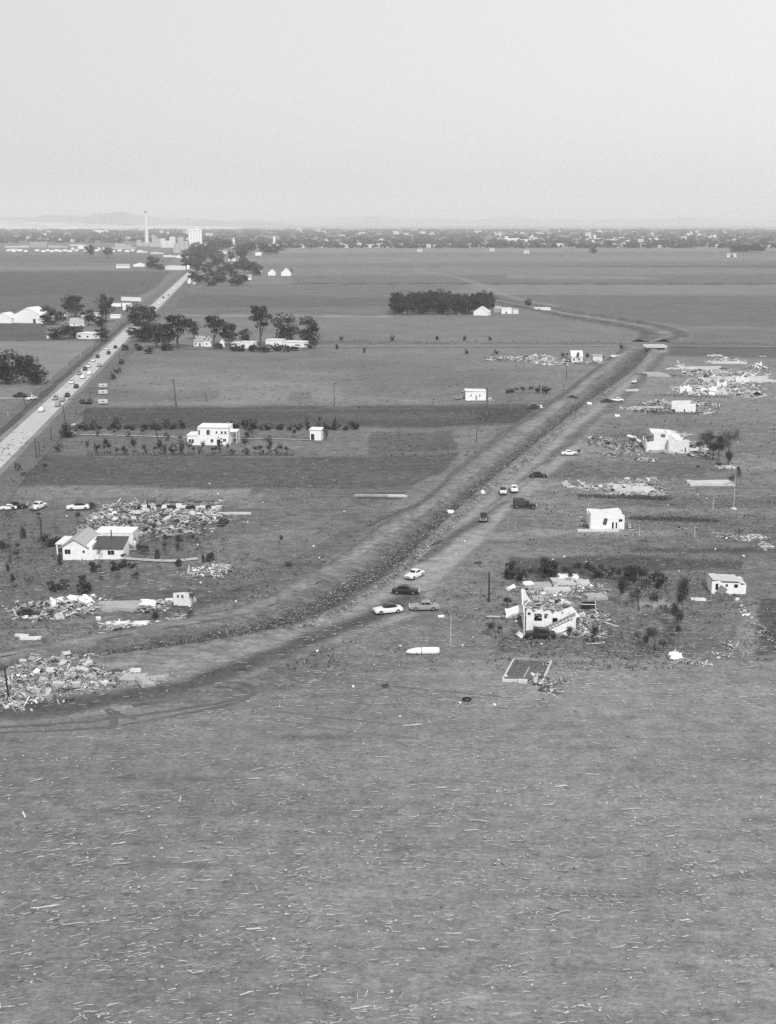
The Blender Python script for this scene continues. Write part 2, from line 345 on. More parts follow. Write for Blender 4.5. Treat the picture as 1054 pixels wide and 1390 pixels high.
def pdist(px, py, poly):              # signed distance, positive inside
    inside = np.zeros(px.shape, bool); best = np.full(px.shape, 1e9); n = len(poly)
    for i in range(n):
        x0, y0 = poly[i]; x1, y1 = poly[(i + 1) % n]; dx, dy = x1 - x0, y1 - y0
        t = np.clip(((px - x0) * dx + (py - y0) * dy) / (dx * dx + dy * dy + 1e-9), 0, 1)
        best = np.minimum(best, np.hypot(px - x0 - t * dx, py - y0 - t * dy))
        c = ((y0 > py) != (y1 > py)) & (px < (x1 - x0) * (py - y0) / (y1 - y0 + 1e-12) + x0); inside ^= c
    return np.where(inside, best, -best)
def ldist(X, Y, pts):
    best = np.full(X.shape, 1e9)
    for (x0, y0), (x1, y1) in zip(pts, pts[1:]):
        dx, dy = x1 - x0, y1 - y0; t = np.clip(((X - x0) * dx + (Y - y0) * dy) / (dx * dx + dy * dy + 1e-9), 0, 1)
        best = np.minimum(best, np.hypot(X - x0 - t * dx, Y - y0 - t * dy))
    return best
yr = np.concatenate([np.arange(306, 340, 1.4), np.arange(340, 480, 1.6), np.arange(480, 760, 2.4), np.arange(760, 1000, 3.2), np.arange(1000, 1560, 8)])
xr = np.concatenate([np.arange(-460, -20, 20), np.arange(-20, 1080, 4.5), np.arange(1080, 1520, 20)])
PX, PY = np.meshgrid(xr, yr); ddx, ddy = (PX - CX) / FPX, (CY - PY) / FPX
tt = -CAMZ / (-PS + ddy * PC); WX, WY = ddx * tt, (PC + ddy * PS) * tt
tone = np.full(PX.shape, .17); k1 = np.clip((PY - 300) / 300, .12, 1)
jx, jy = warp(WX, WY, 9, 1) * 3.5 * k1, warp(WX, WY, 7, 5) * 1.6 * k1
def soft(d, f): t = np.clip(d / f * .5 + .5, 0, 1); return t * t * (3 - 2 * t)
for pts, v in FIELDS:
    f = .4 + 1.7 * k1; tone = tone + (.158 + (v - .168) * (1.35 + .25 * k1) - tone) * soft(pdist(PX + jx, PY + jy, pts), f) * .97
inr = soft(pdist(PX + jx, PY + jy * .8, ROADPX), 3 * k1); tone += (.255 - tone) * inr
inp = soft(pdist(PX + jx * 2, PY + jy * 1.5, PLOUGH), 6); tone += (.203 - tone) * inp
for pts, wd, v, wt in STROKES:
    W_ = [G(*p) for p in pts]; W_ = [(p.x, p.y) for p in spline_xy(W_)]; d = wd / 2 - ldist(WX + warp(WX, WY, 4, 2) * .5, WY + warp(WX, WY, 4, 8) * .5, W_)
    tone += (v - tone) * soft(d, wd * .3 + .3 * WY / 400) * wt
rs_ = random.Random(12)
for i in range(90):                   # trampled and wind-combed swathes in the stubble
    x = rs_.uniform(-40, 1090); y = rs_.uniform(960, 1380); p = G(x, y); a_ = R(rs_.gauss(4 + 16 * max(0, 1 - x / 500), 7)); ln = rs_.uniform(2, 9); q = (p.x + math.cos(a_) * ln, p.y + math.sin(a_) * ln)
    d = rs_.uniform(.25, .7) - ldist(WX + warp(WX, WY, 2, 2) * .35, WY + warp(WX, WY, 3, 8) * .25, [(p.x, p.y), q]); tone += ((.135 if rs_.random() < .65 else .27) - tone) * soft(d, .5) * rs_.uniform(.3, .8)
tone *= .95
tone *= 1 + inp * .05 * np.clip((PX - 527) / 527, -1, 1)
tone *= 1 + .12 * warp(WX, WY * .5, 34, 3) * np.clip(k1, .2, .8) + .08 * warp(WX * .35, WY * 1.6, 6, 4) * k1 * (1 - .6 * inp)
rough = np.clip((PY - 380) / 220, .15, 1.0) * (1.15 - .25 * inp); litter = np.clip((PY - 520) / 260, 0, 1) * (.2 + .9 * np.clip(warp(WX, WY, 9, 9) + .45, 0, 1)); rows_ = inp
def gmesh():
    m = bpy.data.materials.new('open_ground'); t, b = nodes(m); N = t.nodes.new; K = t.links.new
    b.inputs['Roughness'].default_value = 1; b.inputs['Specular IOR Level'].default_value = .05; tc = N('ShaderNodeTexCoord')
    def att(n): q = N('ShaderNodeAttribute'); q.attribute_name = n; return q.outputs['Fac']
    def noise(scale, det, vec=None, rg=.6):
        n = N('ShaderNodeTexNoise'); n.inputs['Scale'].default_value = scale; n.inputs['Detail'].default_value = det; n.inputs['Roughness'].default_value = rg
        K(vec or tc.outputs['Object'], n.inputs['Vector']); return n.outputs[0]
    def M(op, a, c):
        q = N('ShaderNodeMath'); q.operation = op
        for i, z in enumerate((a, c)):
            if isinstance(z, (int, float)): q.inputs[i].default_value = z
            else: K(z, q.inputs[i])
        return q.outputs[0]
    def mp(sx, sy, a):
        q = N('ShaderNodeMapping'); q.inputs['Rotation'].default_value = (0, 0, a); q.inputs['Scale'].default_value = (sx, sy, 1); K(tc.outputs['Object'], q.inputs['Vector']); return q.outputs[0]
    def fac(src, amp, att_=None):      # 1 + amp * 5 * (noise - .5) * attribute
        v = M('MULTIPLY', M('SUBTRACT', src, .5), amp * 5); v = M('MULTIPLY', v, att_) if att_ is not None else v; return M('ADD', v, 1.0)
    rg, lt, rw = att('rough'), att('litter'), att('rows')
    out = M('MULTIPLY', att('tone'), fac(noise(.03, 4), .12))
    out = M('MULTIPLY', out, fac(noise(.3, 4), .22, rg)); out = M('MULTIPLY', out, fac(noise(1.3, 4, rg=.75), .32, rg)); out = M('MULTIPLY', out, fac(noise(5.5, 3, rg=.75), .26, rg))
    out = M('MULTIPLY', out, fac(noise(1, 5, mp(.08, .5, -.03), .7), .16)); out = M('MULTIPLY', out, fac(noise(1, 4, mp(.9, 4.5, -.2), .75), .22, rw))
    wv = N('ShaderNodeTexWave'); wv.bands_direction = 'Y'; wv.inputs['Scale'].default_value = .314 / .95; wv.inputs['Distortion'].default_value = 2.5; wv.inputs['Detail'].default_value = 2
    K(mp(1, 1, -FA), wv.inputs['Vector']); out = M('MULTIPLY', out, fac(wv.outputs['Fac'], .012, rw))
    for (sx, sy, a, den, bright) in ((1.3, 2.8, -.1, .08, .31), (2.2, 3.2, .2, .09, .4), (1.1, 3.4, -.25, .12, .08)):
        vo = N('ShaderNodeTexVoronoi'); vo.inputs['Scale'].default_value = 1; K(mp(sx, sy, a), vo.inputs['Vector']); sx_ = N('ShaderNodeSeparateColor'); K(vo.outputs['Color'], sx_.inputs[0])
        thr = M('MULTIPLY', M('MAXIMUM', M('SUBTRACT', sx_.outputs[0], 1 - den), 0.0), .22 / den); hit = M('LESS_THAN', vo.outputs['Distance'], M('MULTIPLY', thr, lt))
        mx = N('ShaderNodeMix'); K(M('MULTIPLY', hit, .75), mx.inputs[0]); K(out, mx.inputs[2]); mx.inputs[3].default_value = bright; out = mx.outputs[0]
    out = M('MAXIMUM', out, .02)
    K(out, b.inputs['Base Color']); bp = N('ShaderNodeBump'); bp.inputs['Distance'].default_value = .22; K(M('MULTIPLY', rg, .9), bp.inputs['Strength']); K(noise(1.1, 5, rg=.65), bp.inputs['Height']); K(bp.outputs[0], b.inputs['Normal'])
    return m
A0, A1 = G(-100, 1106), G(1154, 1160); FA = math.atan2((A1 - A0).y, (A1 - A0).x)
GROUND = gmesh()
ny, nx = PX.shape; cxp = (PX[:-1, :-1] + PX[1:, 1:]) / 2; cyp = (PY[:-1, :-1] + PY[1:, 1:]) / 2
reg = np.zeros(cxp.shape, int)        # 0 pasture, 1 far fields, 2 gardens, 3 dirt road, 4 ploughed field
reg[cyp < 467] = 1
sideline = np.interp(cyp, [467, 545, 590, 667, 767, 846, 900, 932, 1000], [893, 812, 756, 666, 561, 436, 234, -60, -500]); reg[(cxp > sideline) & (cyp >= 467)] = 2
reg[pdist(cxp, cyp, ROADPX) > 0] = 3; reg[pdist(cxp, cyp, PLOUGH) > 0] = 4
idx = np.arange(ny * nx).reshape(ny, nx)
for k, nm in enumerate(['pasture', 'far_fields', 'garden_ground', 'dirt_road', 'ploughed_field']):
    sel = reg == k; q = np.stack([idx[1:, :-1][sel], idx[1:, 1:][sel], idx[:-1, 1:][sel], idx[:-1, :-1][sel]], 1)
    us, inv = np.unique(q, return_inverse=True); inv = inv.reshape(q.shape)
    co = np.stack([WX.ravel()[us], WY.ravel()[us], np.zeros(len(us))], 1)
    me = bpy.data.meshes.new(nm); me.from_pydata(co.tolist(), [], inv.tolist()); me.materials.append(GROUND)
    for an, arr in (('tone', tone), ('rough', rough), ('litter', litter), ('rows', rows_)):
        at = me.attributes.new(an, 'FLOAT', 'POINT'); at.data.foreach_set('value', arr.ravel()[us].astype(np.float32))
    o = bpy.data.objects.new(nm, me); col.objects.link(o); o['kind'] = 'structure'
RUT2 = soil('faint_track_soil', .14, .15, .25, .5, fs=2.5)
RUT = soil('tracked_soil', .105, .15, .25, .4, fs=2.5)
zc[0] = .012
for pts, wd in [([(-60, 990), (60, 984), (150, 976), (250, 962), (330, 948), (345, 938), (330, 928), (296, 926)], 1.0),
                ([(-60, 996), (70, 992), (160, 985), (255, 968), (322, 954), (334, 943), (322, 935), (290, 932)], .8),
                ([(180, 958), (230, 950), (272, 937)], 1.2), ([(146, 962), (156, 975), (150, 990)], 1.2), ([(150, 964), (170, 972), (185, 976)], .9),
                ([(400, 922), (520, 930), (620, 940), (700, 948)], .5), ([(330, 958), (430, 972), (560, 985)], .6),
                ([(360, 975), (470, 992), (570, 1003)], .5), ([(370, 905), (388, 916), (402, 924)], 1.0), ([(388, 900), (400, 912)], .9), ([(660, 842), (600, 832), (560, 812), (590, 800)], .5), ([(780, 640), (830, 634), (800, 622)], .5)]:
    ribbon('tyre_track', pts, wd, RUT if pts[-1][0] < 450 else RUT2, nz(.002), jit=.2)
# highway, a long straight
la, lb = G(7, 600), G(238, 386); ra, rb = G(7, 631), G(245, 386)
u = (lb - la).normalized(); hl = lambda p, t: p + u * t
ROADM = soil('worn_asphalt', .44, .05, .08, .10, bs=.01, ms=.1, fs=1.5)
h0 = G(19.5, 600); u2 = (G(248.5, 380) - h0).normalized(); nrm = Vector((-u2.y, u2.x, 0))
def strip(name, off0, off1, t0, t1, z, mat, jit=0.0, kind='structure', label=None, cat=None):
    n = 60; vs = []
    for i in range(n + 1):
        p = h0 + u2 * (t0 + (t1 - t0) * i / n)
        vs += [p + nrm * (off0 + rnd.uniform(-jit, jit)) + Vector((0, 0, z)), p + nrm * (off1 + rnd.uniform(-jit, jit)) + Vector((0, 0, z))]
    mb = MB(); mb.add(vs, [(2 * i, 2 * i + 1, 2 * i + 3, 2 * i + 2) for i in range(n)])
    o = mb.build(name, mat); bm_fix(o); return tag(o, label, cat, kind=kind)
zc[0] = .14
strip('road_verge', -15, 15, -200, 1500, nz(.01), S(.13, **dict(MIDF, fs=1, fine=.25)), .8)
strip('roadside_ditch', 7, 10.5, -200, 560, nz(), S(.075, **MIDF), .7)
strip('shoulder', -6.4, 6.4, -200, 1500, nz(), S(.2, **MIDF), .25)
strip('highway', -4.3, 4.3, -200, 1600, nz(.02), ROADM)
strip('road_marking', -.09, .09, -200, 1400, nz(.01), gmat('road_paint', .5, .1))
zr = zc[0]
ribbon('lane', [(-60, 541.5), (20, 541), (52, 541)], 3.4, S(.34, **MIDF), nz(), jit=.2)
ribbon('farm_track', [(110, 590.5), (180, 592), (240, 594), (262, 596)], 1.5, S(.38, **MIDF), nz(), jit=.15)
ribbon('farm_track', [(315, 596), (380, 596.5), (425, 598)], 1.5, S(.32, **MIDF), nz(), jit=.15)
ribbon('farm_track', [(160, 758), (200, 761), (235, 762), (268, 759)], 1.8, S(.42, **MIDF), nz(), jit=.12)
ribbon('farm_track', [(660, 838), (690, 838), (705, 834)], 1.0, S(.42, **MIDF), nz(), jit=.1)
ribbon('farm_track', [(420, 471), (600, 471), (860, 470)], 6, S(.2, **MIDF), nz(), jit=.5)
ribbon('farm_track', [(905, 470), (1060, 471), (1300, 472)], 6, S(.19, **MIDF), nz(), jit=.5)
# ---------------------------------------------------------------- canal with its banks
Apx = [(-60, 900), (60, 880), (200, 852), (330, 825), (400, 790), (470, 750), (530, 702), (577, 680), (619, 640), (663, 604), (694, 581), (764, 536), (821, 492), (856, 472)]
Bpx = [(-60, 905), (60, 884), (210, 858), (335, 835), (400, 810), (462, 775), (527, 732), (580, 697), (635, 655), (683, 618), (713, 595), (775, 545), (835, 496), (864, 472)]
Cpx = [(-60, 922), (60, 902), (219, 880), (345, 860), (425, 840), (500, 800), (550, 762), (600, 712), (655, 662), (708, 618), (745, 588), (800, 545), (862, 501), (886, 473)]
Dpx = [(-60, 932), (60, 914), (234, 899), (358, 868), (434, 848), (510, 803), (561, 767), (613, 714), (666, 667), (720, 626), (756, 592), (812, 546), (871, 501), (893, 474)]
def smooth_line(px, z): return spline([G(x, y, z) for x, y in px], 10)
LA, LB, LC, LD = smooth_line(Apx, 0), smooth_line(Bpx, 1.3), smooth_line(Cpx, .9), smooth_line(Dpx, 0)
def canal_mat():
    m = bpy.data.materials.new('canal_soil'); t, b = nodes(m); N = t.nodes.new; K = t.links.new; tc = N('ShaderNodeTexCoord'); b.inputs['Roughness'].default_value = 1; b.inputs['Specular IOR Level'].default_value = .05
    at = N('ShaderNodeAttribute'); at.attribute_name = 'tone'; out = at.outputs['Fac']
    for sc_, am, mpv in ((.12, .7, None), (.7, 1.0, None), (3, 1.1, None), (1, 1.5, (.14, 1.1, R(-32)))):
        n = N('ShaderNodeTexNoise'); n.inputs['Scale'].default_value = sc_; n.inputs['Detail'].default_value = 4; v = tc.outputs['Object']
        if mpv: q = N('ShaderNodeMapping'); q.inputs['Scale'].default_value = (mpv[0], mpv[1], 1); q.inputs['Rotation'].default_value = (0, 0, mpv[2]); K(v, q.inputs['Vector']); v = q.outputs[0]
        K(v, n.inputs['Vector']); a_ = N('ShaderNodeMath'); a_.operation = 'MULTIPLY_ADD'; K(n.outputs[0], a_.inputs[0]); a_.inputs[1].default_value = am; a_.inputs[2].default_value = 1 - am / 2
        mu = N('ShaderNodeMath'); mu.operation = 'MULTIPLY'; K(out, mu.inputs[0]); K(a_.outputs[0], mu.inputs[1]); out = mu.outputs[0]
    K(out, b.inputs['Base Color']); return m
CANAL = canal_mat()
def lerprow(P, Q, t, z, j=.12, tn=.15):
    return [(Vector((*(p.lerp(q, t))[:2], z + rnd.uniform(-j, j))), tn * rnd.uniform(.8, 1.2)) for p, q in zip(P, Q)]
def profile_strip(name, rows, mat=None):
    n = len(rows[0]); vs = [p for r in rows for p, _ in r]; mb = MB()
    mb.add(vs, [(k * n + i, k * n + i + 1, (k + 1) * n + i + 1, (k + 1) * n + i) for k in range(len(rows) - 1) for i in range(n - 1)])
    o = mb.build(name, CANAL, smooth=True); import bmesh
    bm = bmesh.new(); bm.from_mesh(o.data)
    for f in bm.faces:
        if f.normal.z < 0: f.normal_flip()
    bm.to_mesh(o.data); bm.free(); at = o.data.attributes.new('tone', 'FLOAT', 'POINT'); at.data.foreach_set('value', [q for r in rows for _, q in r]); return tag(o, kind='structure')
def low(row): return [(Vector((p.x, p.y, -.05)), q) for p, q in row]
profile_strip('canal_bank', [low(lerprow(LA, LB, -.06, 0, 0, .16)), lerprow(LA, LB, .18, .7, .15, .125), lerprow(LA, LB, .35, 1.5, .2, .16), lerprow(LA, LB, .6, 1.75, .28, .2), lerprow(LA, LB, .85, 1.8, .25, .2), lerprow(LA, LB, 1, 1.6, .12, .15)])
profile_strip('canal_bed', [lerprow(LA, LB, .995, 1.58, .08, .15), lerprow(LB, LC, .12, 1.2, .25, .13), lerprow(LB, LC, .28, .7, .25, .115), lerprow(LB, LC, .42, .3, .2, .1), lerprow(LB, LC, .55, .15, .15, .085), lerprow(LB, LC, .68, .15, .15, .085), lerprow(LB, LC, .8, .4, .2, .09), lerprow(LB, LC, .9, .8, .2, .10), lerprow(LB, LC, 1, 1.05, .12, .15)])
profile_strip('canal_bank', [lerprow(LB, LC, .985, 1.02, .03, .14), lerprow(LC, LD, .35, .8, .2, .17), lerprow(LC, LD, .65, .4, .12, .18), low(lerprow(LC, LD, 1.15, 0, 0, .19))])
ribbon('bank_track', [(500, 714), (530, 699), (577, 679), (619, 639), (663, 603), (694, 580), (764, 534.5), (822, 490.5), (850, 472)], 1.3, S(.105, **MIDF), nz(), jit=.35)
# canal beyond the bridge, bending away to the left
E1 = [(862, 464), (874, 456), (868, 450), (844, 444), (800, 437), (760, 430), (720, 421), (660, 409)]
E4 = [(908, 464), (938, 458), (924, 449), (894, 441), (844, 432), (790, 425), (745, 417), (680, 406)]
P1, P4 = spline([G(*p) for p in E1], 8), spline([G(*p) for p in E4], 8)
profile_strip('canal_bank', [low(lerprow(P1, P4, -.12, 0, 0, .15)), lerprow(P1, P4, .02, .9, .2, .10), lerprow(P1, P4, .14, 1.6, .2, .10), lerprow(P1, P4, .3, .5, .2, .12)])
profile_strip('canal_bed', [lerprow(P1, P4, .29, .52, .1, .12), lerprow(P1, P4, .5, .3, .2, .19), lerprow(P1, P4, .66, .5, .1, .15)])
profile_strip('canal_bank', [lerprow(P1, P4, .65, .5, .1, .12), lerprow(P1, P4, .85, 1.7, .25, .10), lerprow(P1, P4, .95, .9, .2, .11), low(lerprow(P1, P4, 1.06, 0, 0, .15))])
# ---------------------------------------------------------------- far hills
def ridge(name, x0, x1, y, h, seed, mat, depth=2500):
    rr = random.Random(seed); n = 60; vs = []; ph = [rr.uniform(0, 6) for _ in range(5)]
    rows = [(0, 0), (.3, .55), (.5, 1), (.75, .8), (1, 0)]
    for (t, k) in rows:
        for i in range(n + 1):
            s = i / n; e = math.sin(math.pi * s) ** .5
            hh = h * e * (.75 + .14 * math.sin(3 * s * 6.28 + ph[0]) + .08 * math.sin(9 * s * 6.28 + ph[1]) + .05 * math.sin(23 * s * 6.28 + ph[2]))
            vs.append((x0 + (x1 - x0) * s, y + depth * t + 200 * math.sin(5 * s * 6.28 + ph[3]), hh * k * (1 + .06 * math.sin(40 * s + t * 9)) - 3))
    mb = MB(); mb.add(vs, [(k * (n + 1) + i, k * (n + 1) + i + 1, (k + 1) * (n + 1) + i + 1, (k + 1) * (n + 1) + i) for k in range(len(rows) - 1) for i in range(n)])
    return tag(mb.build(name, mat, smooth=True), kind='structure')
HILL = soil('dry_hillside', .3, .25, .1, .05, bs=.001, ms=.004, fs=.01)
ridge('hills', -9500, -1200, 15500, 215, 1, soil('dark_hillside', .24, .3, .1, .05, bs=.001, ms=.004, fs=.01)); ridge('hills', -4200, 4200, 17800, 170, 2, HILL, 1500)
ridge('hills', 600, 10500, 18000, 150, 3, HILL, 1500); ridge('hills', -9000, -1500, 11800, 100, 4, soil('pale_hillside', .5, .3, .1, .05, bs=.001, ms=.004, fs=.01), 1500)
for (x0, x1, y, v) in [(-9000, -900, 9800, .32), (-2000, 3500, 10400, .24), (2500, 8000, 10000, .2), (-9000, 9000, 12500, .28)]:
    mb = MB(); z = nz(.3); mb.add([(x0, y, z), (x1, y, z), (x1 * 1.1, y + 1500, z), (x0 * 1.1, y + 1500, z)], [(0, 1, 2, 3)])
    tag(mb.build('field', S(v, **FAR)), kind='structure')
# ---------------------------------------------------------------- trees and shrubs
def crown_mesh(h, wd, nb, nl, ls, lo=.3, seed=1, mat=LEAFM, flat=1.0):
    rr = random.Random(seed); mb = MB()
    for i in range(nb):
        a = rr.random() * 6.28; t = rr.random() ** .6; rad = wd / 2 * t * .84
        zz = h * (lo + (1 - lo) * rr.uniform(.12, .9)); k = 1 - abs((zz / h - (lo + (1 - lo) * .45))) * .9
        c = Vector((math.cos(a) * rad * k, math.sin(a) * rad * k, zz)); br = wd * rr.uniform(.09, .23)
        for j in range(nl):
            d = Vector((rr.gauss(0, 1), rr.gauss(0, 1), rr.gauss(0, .8) + .15)).normalized() * br * rr.uniform(.55, 1.08)
            p = c + Vector((d.x, d.y, d.z * .85 * flat))
            if p.z > .1: mb.leaf(p, ls, rr=rr, up=.3)
    return mb
def limbs(mb, p, d, ln, r, depth, rr, spread=.55, n=5, twig=None, ends=None, up=.12):
    q = p + d * ln * .5 + Vector((rr.gauss(0, .06), rr.gauss(0, .06), 0)) * ln; e = q + (d + Vector((rr.gauss(0, .15), rr.gauss(0, .15), up))).normalized() * ln * .5
    mb.tube([p, q, e], [r, r * .8, r * .6], n, cap=False)
    if depth == 0:
        if ends is not None: ends.append(e)
        return
    for i in range(rr.choice((2, 3, 3))):
        dd = (d + Vector((rr.gauss(0, spread), rr.gauss(0, spread), rr.gauss(.05, spread * .6)))).normalized()
        limbs(mb, e if i < 2 else q, dd, ln * rr.uniform(.55, .8), r * .55, depth - 1, rr, spread, max(3, n - 1), twig, ends, up)
def leafy(name, h, wd, nb, nl, ls, lo, seed, mat, cat='tree', shape=None):
    def make():
        o = empty(name, (0, 0, 0)); o['category'] = cat; rr = random.Random(seed + 50)
        tr = MB(); limbs(tr, Vector((0, 0, -.1)), Vector((0, 0, 1)), h * max(lo, .2) * 1.1, h * .022, 2, rr, .5)
        tr.build('trunk', BARK, o); crown_mesh(h, wd, nb, nl, ls, lo, seed).build('crown', mat, o); return o
    return Proto(make)
def bare(name, h, seed, leaves, ls=.22, spread=.6, mat=LEAFM, r=.09, depth=4, lean=(0, 0)):
    def make():
        o = empty(name, (0, 0, 0)); o['category'] = 'tree'; rr = random.Random(seed); ends = []
        tr = MB(); limbs(tr, Vector((0, 0, -.1)), Vector((lean[0], lean[1], 1)).normalized(), h * .34, r, depth, rr, spread, 5, ends=ends)
        tr.build('trunk', BARK, o); cr = MB()
        for k in range(leaves):
            e = rr.choice(ends); cr.leaf(e + Vector((rr.gauss(0, .28), rr.gauss(0, .28), rr.gauss(0, .28))) * h / 5, ls, rr=rr)
        cr.build('crown', mat, o); return o
    return Proto(make)
def bushp(name, seed, mat, h=1.6, wd=2.6, nb=7, nl=55, ls=.3):
    def make():
        o = empty(name, (0, 0, 0)); o['category'] = 'shrub'; rr = random.Random(seed)
        st = MB()
        for k in range(5): st.tube([(rr.gauss(0, .15), rr.gauss(0, .15), -.05), (rr.gauss(0, .5), rr.gauss(0, .5), h * .7)], [.05, .02], 4, cap=False)
        st.build('stem', BARK, o); crown_mesh(h, wd, nb, nl, ls, .05, seed).build('crown', mat, o); return o
    return Proto(make)
TP = [leafy('shade_tree', 10, 9, 26, 80, .6, .1, 3, LEAFD), leafy('shade_tree', 10, 8, 24, 80, .6, .16, 4, LEAFM),
      leafy('shade_tree', 10, 10, 30, 75, .62, .03, 5, LEAFD), leafy('tall_tree', 14, 8, 22, 75, .62, .42, 6, LEAFD)]
RAG = leafy('ragged_tree', 10, 5.6, 17, 55, .5, .12, 9, LEAFM)
BT = [bare('broken_tree', 5, 21, 800, .2), bare('broken_tree', 5, 22, 520, .19, .7), bare('stripped_tree', 6, 23, 420, .2, .5, r=.11), bare('broken_tree', 5, 24, 1100, .22, .65)]
BIGB = bare('stripped_tree', 11, 31, 2600, .26, .55, LEAFD, .22, 5)
BIGC = bare('stripped_tree', 12, 32, 2200, .26, .42, LEAFD, .22, 5)
SAP = bare('sapling', 4, 35, 170, .32, .35, LEAFD, .05, 3)
BU = [bushp('shrub', 41, LEAFD), bushp('shrub', 42, LEAFM, 1.4, 3.2), bushp('shrub', 43, LEAFD, 2.2, 2.4)]
def T(p, x, y, hp, wp, ph, pw, label, cat='tree', group=None, z=0):
    """stand plant p (built ph high, pw wide) at a spot, hp by wp photo pixels big there"""
    m = MPP(x, y); ph, pw = p.h, p.w
    return p.put(G(x, y) + Vector((0, 0, z)), rnd.uniform(0, 6.28), (wp * m / pw, wp * m / pw, hp * m / ph), label, cat, group)
TS = [(10, 9), (10, 8), (10, 10), (14, 8)]
def tree(k, x, y, hp, wp, label, group=None, cat='tree'): return T(TP[k], x, y, hp, wp, *TS[k], label, cat, group)
G1 = 'trees round the white barns'
for k, x, y, hp, wp, lb in [
    (0, 102, 431, 28, 30, 'broad dark tree rising above the farm roofs, biggest by the white barns'), (1, 145, 438, 36, 22, 'tall loose tree beside the lane end at the billboards'),
    (2, 66, 441, 24, 22, 'round dark tree at the right end of the big white barn'), (0, 84, 440, 16, 17, 'low dark tree between the small sheds of the farm'),
    (1, 121, 442, 20, 22, 'round dark tree behind the grey roofed cottage'), (2, 137, 444, 15, 15, 'small dark tree nearest the road on the farm'),
    (2, 76, 461, 15, 22, 'low spreading tree beside the little white tank'), (0, 95, 460, 17, 26, 'low dark tree left of the flat white cottage'),
    (2, 108, 458, 15, 18, 'dark bushy tree behind the flat white cottage'), (1, 139, 464, 18, 20, 'dark round tree right of the flat white cottage')]:
    tree(k, x, y, hp, wp, lb, G1)
for k, x, y, hp, wp, lb in [(2, 10, 521, 42, 40, 'huge dark tree at the left edge of the pale field'), (0, 34, 520, 36, 34, 'dark tree second in the clump at the left edge'), (2, 50, 522, 26, 26, 'lower dark tree at the right end of the left clump'), (1, -14, 522, 38, 36, 'dark tree at the hidden end of the left clump')]:
    tree(k, x, y, hp, wp, lb, 'tree clump at the left edge')
G2 = 'trees by the highway crossing'
for k, x, y, hp, wp, lb in [
    (2, 186, 443, 27, 26, 'dark tree standing over the highway, left one of the pair'), (0, 203, 442, 25, 28, 'dark tree standing over the highway, right one of the pair'),
    (2, 196, 464, 28, 30, 'wide low dark tree at the roadside below the pair over the highway'), (0, 213, 472, 30, 30, 'dense dark tree in the roadside thicket'),
    (3, 243, 473, 44, 38, 'big spreading dark tree left of the white farmhouse'), (1, 229, 473, 30, 26, 'leaning dark tree beside the biggest spreading tree'),
    (1, 263, 461, 22, 16, 'slim tree just behind the white farmhouse gable'), (3, 292, 472, 42, 27, 'open umbrella crowned tree among the white sheds'),
    (0, 313, 470, 29, 24, 'round tree right of the umbrella crowned tree'), (1, 333, 470, 22, 15, 'small round tree behind the low white shed'),
    (3, 354, 471, 54, 29, 'tallest lone tree with a see-through crown'), (2, 388, 466, 36, 31, 'round full tree behind the long white shed, left one'),
    (2, 420, 467, 34, 28, 'round full tree behind the long white shed, right one'), (1, 180, 459, 14, 16, 'dark roadside bush tree at the edge of the asphalt')]:
    tree(k, x, y, hp, wp, lb, G2)
for i, (x, y, hp, wp) in enumerate([(225, 476, 12, 20), (300, 474, 8, 14), (318, 476, 9, 16), (329, 477, 9, 15), (342, 477, 9, 18), (362, 478, 10, 20), (378, 477, 10, 16), (392, 478, 9, 12), (402, 476, 8, 14), (422, 473, 8, 14), (458, 474, 6, 7), (203, 480, 8, 14), (188, 476, 9, 14), (172, 476, 8, 12), (165, 494, 6, 9), (160, 506, 6, 10), (155, 515, 7, 9)]):
    T(BU[i % 3], x, y, hp, wp, (1.6, 1.4, 2.2)[i % 3], (2.6, 3.2, 2.4)[i % 3], 'low dark shrub in the hedge under the crossing trees', 'shrub', 'hedge shrubs at the highway crossing')
# grove by the ditch
for i in range(44):
    u_ = i % 15; row = i // 15
    tree((0, 2, 1)[i % 3], 536 + u_ * 9.1 + rnd.uniform(-2.5, 2.5), 427 - row * 3 + rnd.uniform(-.6, .6), rnd.uniform(17, 28), rnd.uniform(13, 20), 'dark full tree in the rectangular grove beside the gabled barn', 'grove in the far field')
for k, x, y, hp, wp, lb in [(2, 207, 365, 16, 18, 'lone dark bush tree left of the long white roadside shed'), (2, 218, 366, 7, 12, 'small bush at the foot of the lone roadside tree'), (1, 123, 350, 16, 13, 'left of two lone round trees in front of the factory'),
        (1, 146, 350, 14, 13, 'right of two lone round trees in front of the factory'), (2, 806, 344, 9, 10, 'lone round tree far out in the flat fields'), (2, 826, 335, 9, 10, 'dark tree at the town edge near the white tower'),
        (1, 717, 418, 11, 9, 'lone tree on the canal road right of the far farm'), (2, 762, 336, 4, 5, 'tiny lone tree just before the distant town'), (2, 256, 364, 10, 18, 'round dark tree at the roadside right of the long white shed')]:
    tree(k, x, y, hp, wp, lb)
for i in range(10): tree((2, 0)[i % 2], 996 + i * 4.2, 342 + rnd.uniform(-1, 1), rnd.uniform(6, 10), rnd.uniform(8, 11), 'dark tree in the far clump by the right edge', 'far clump by the right edge')
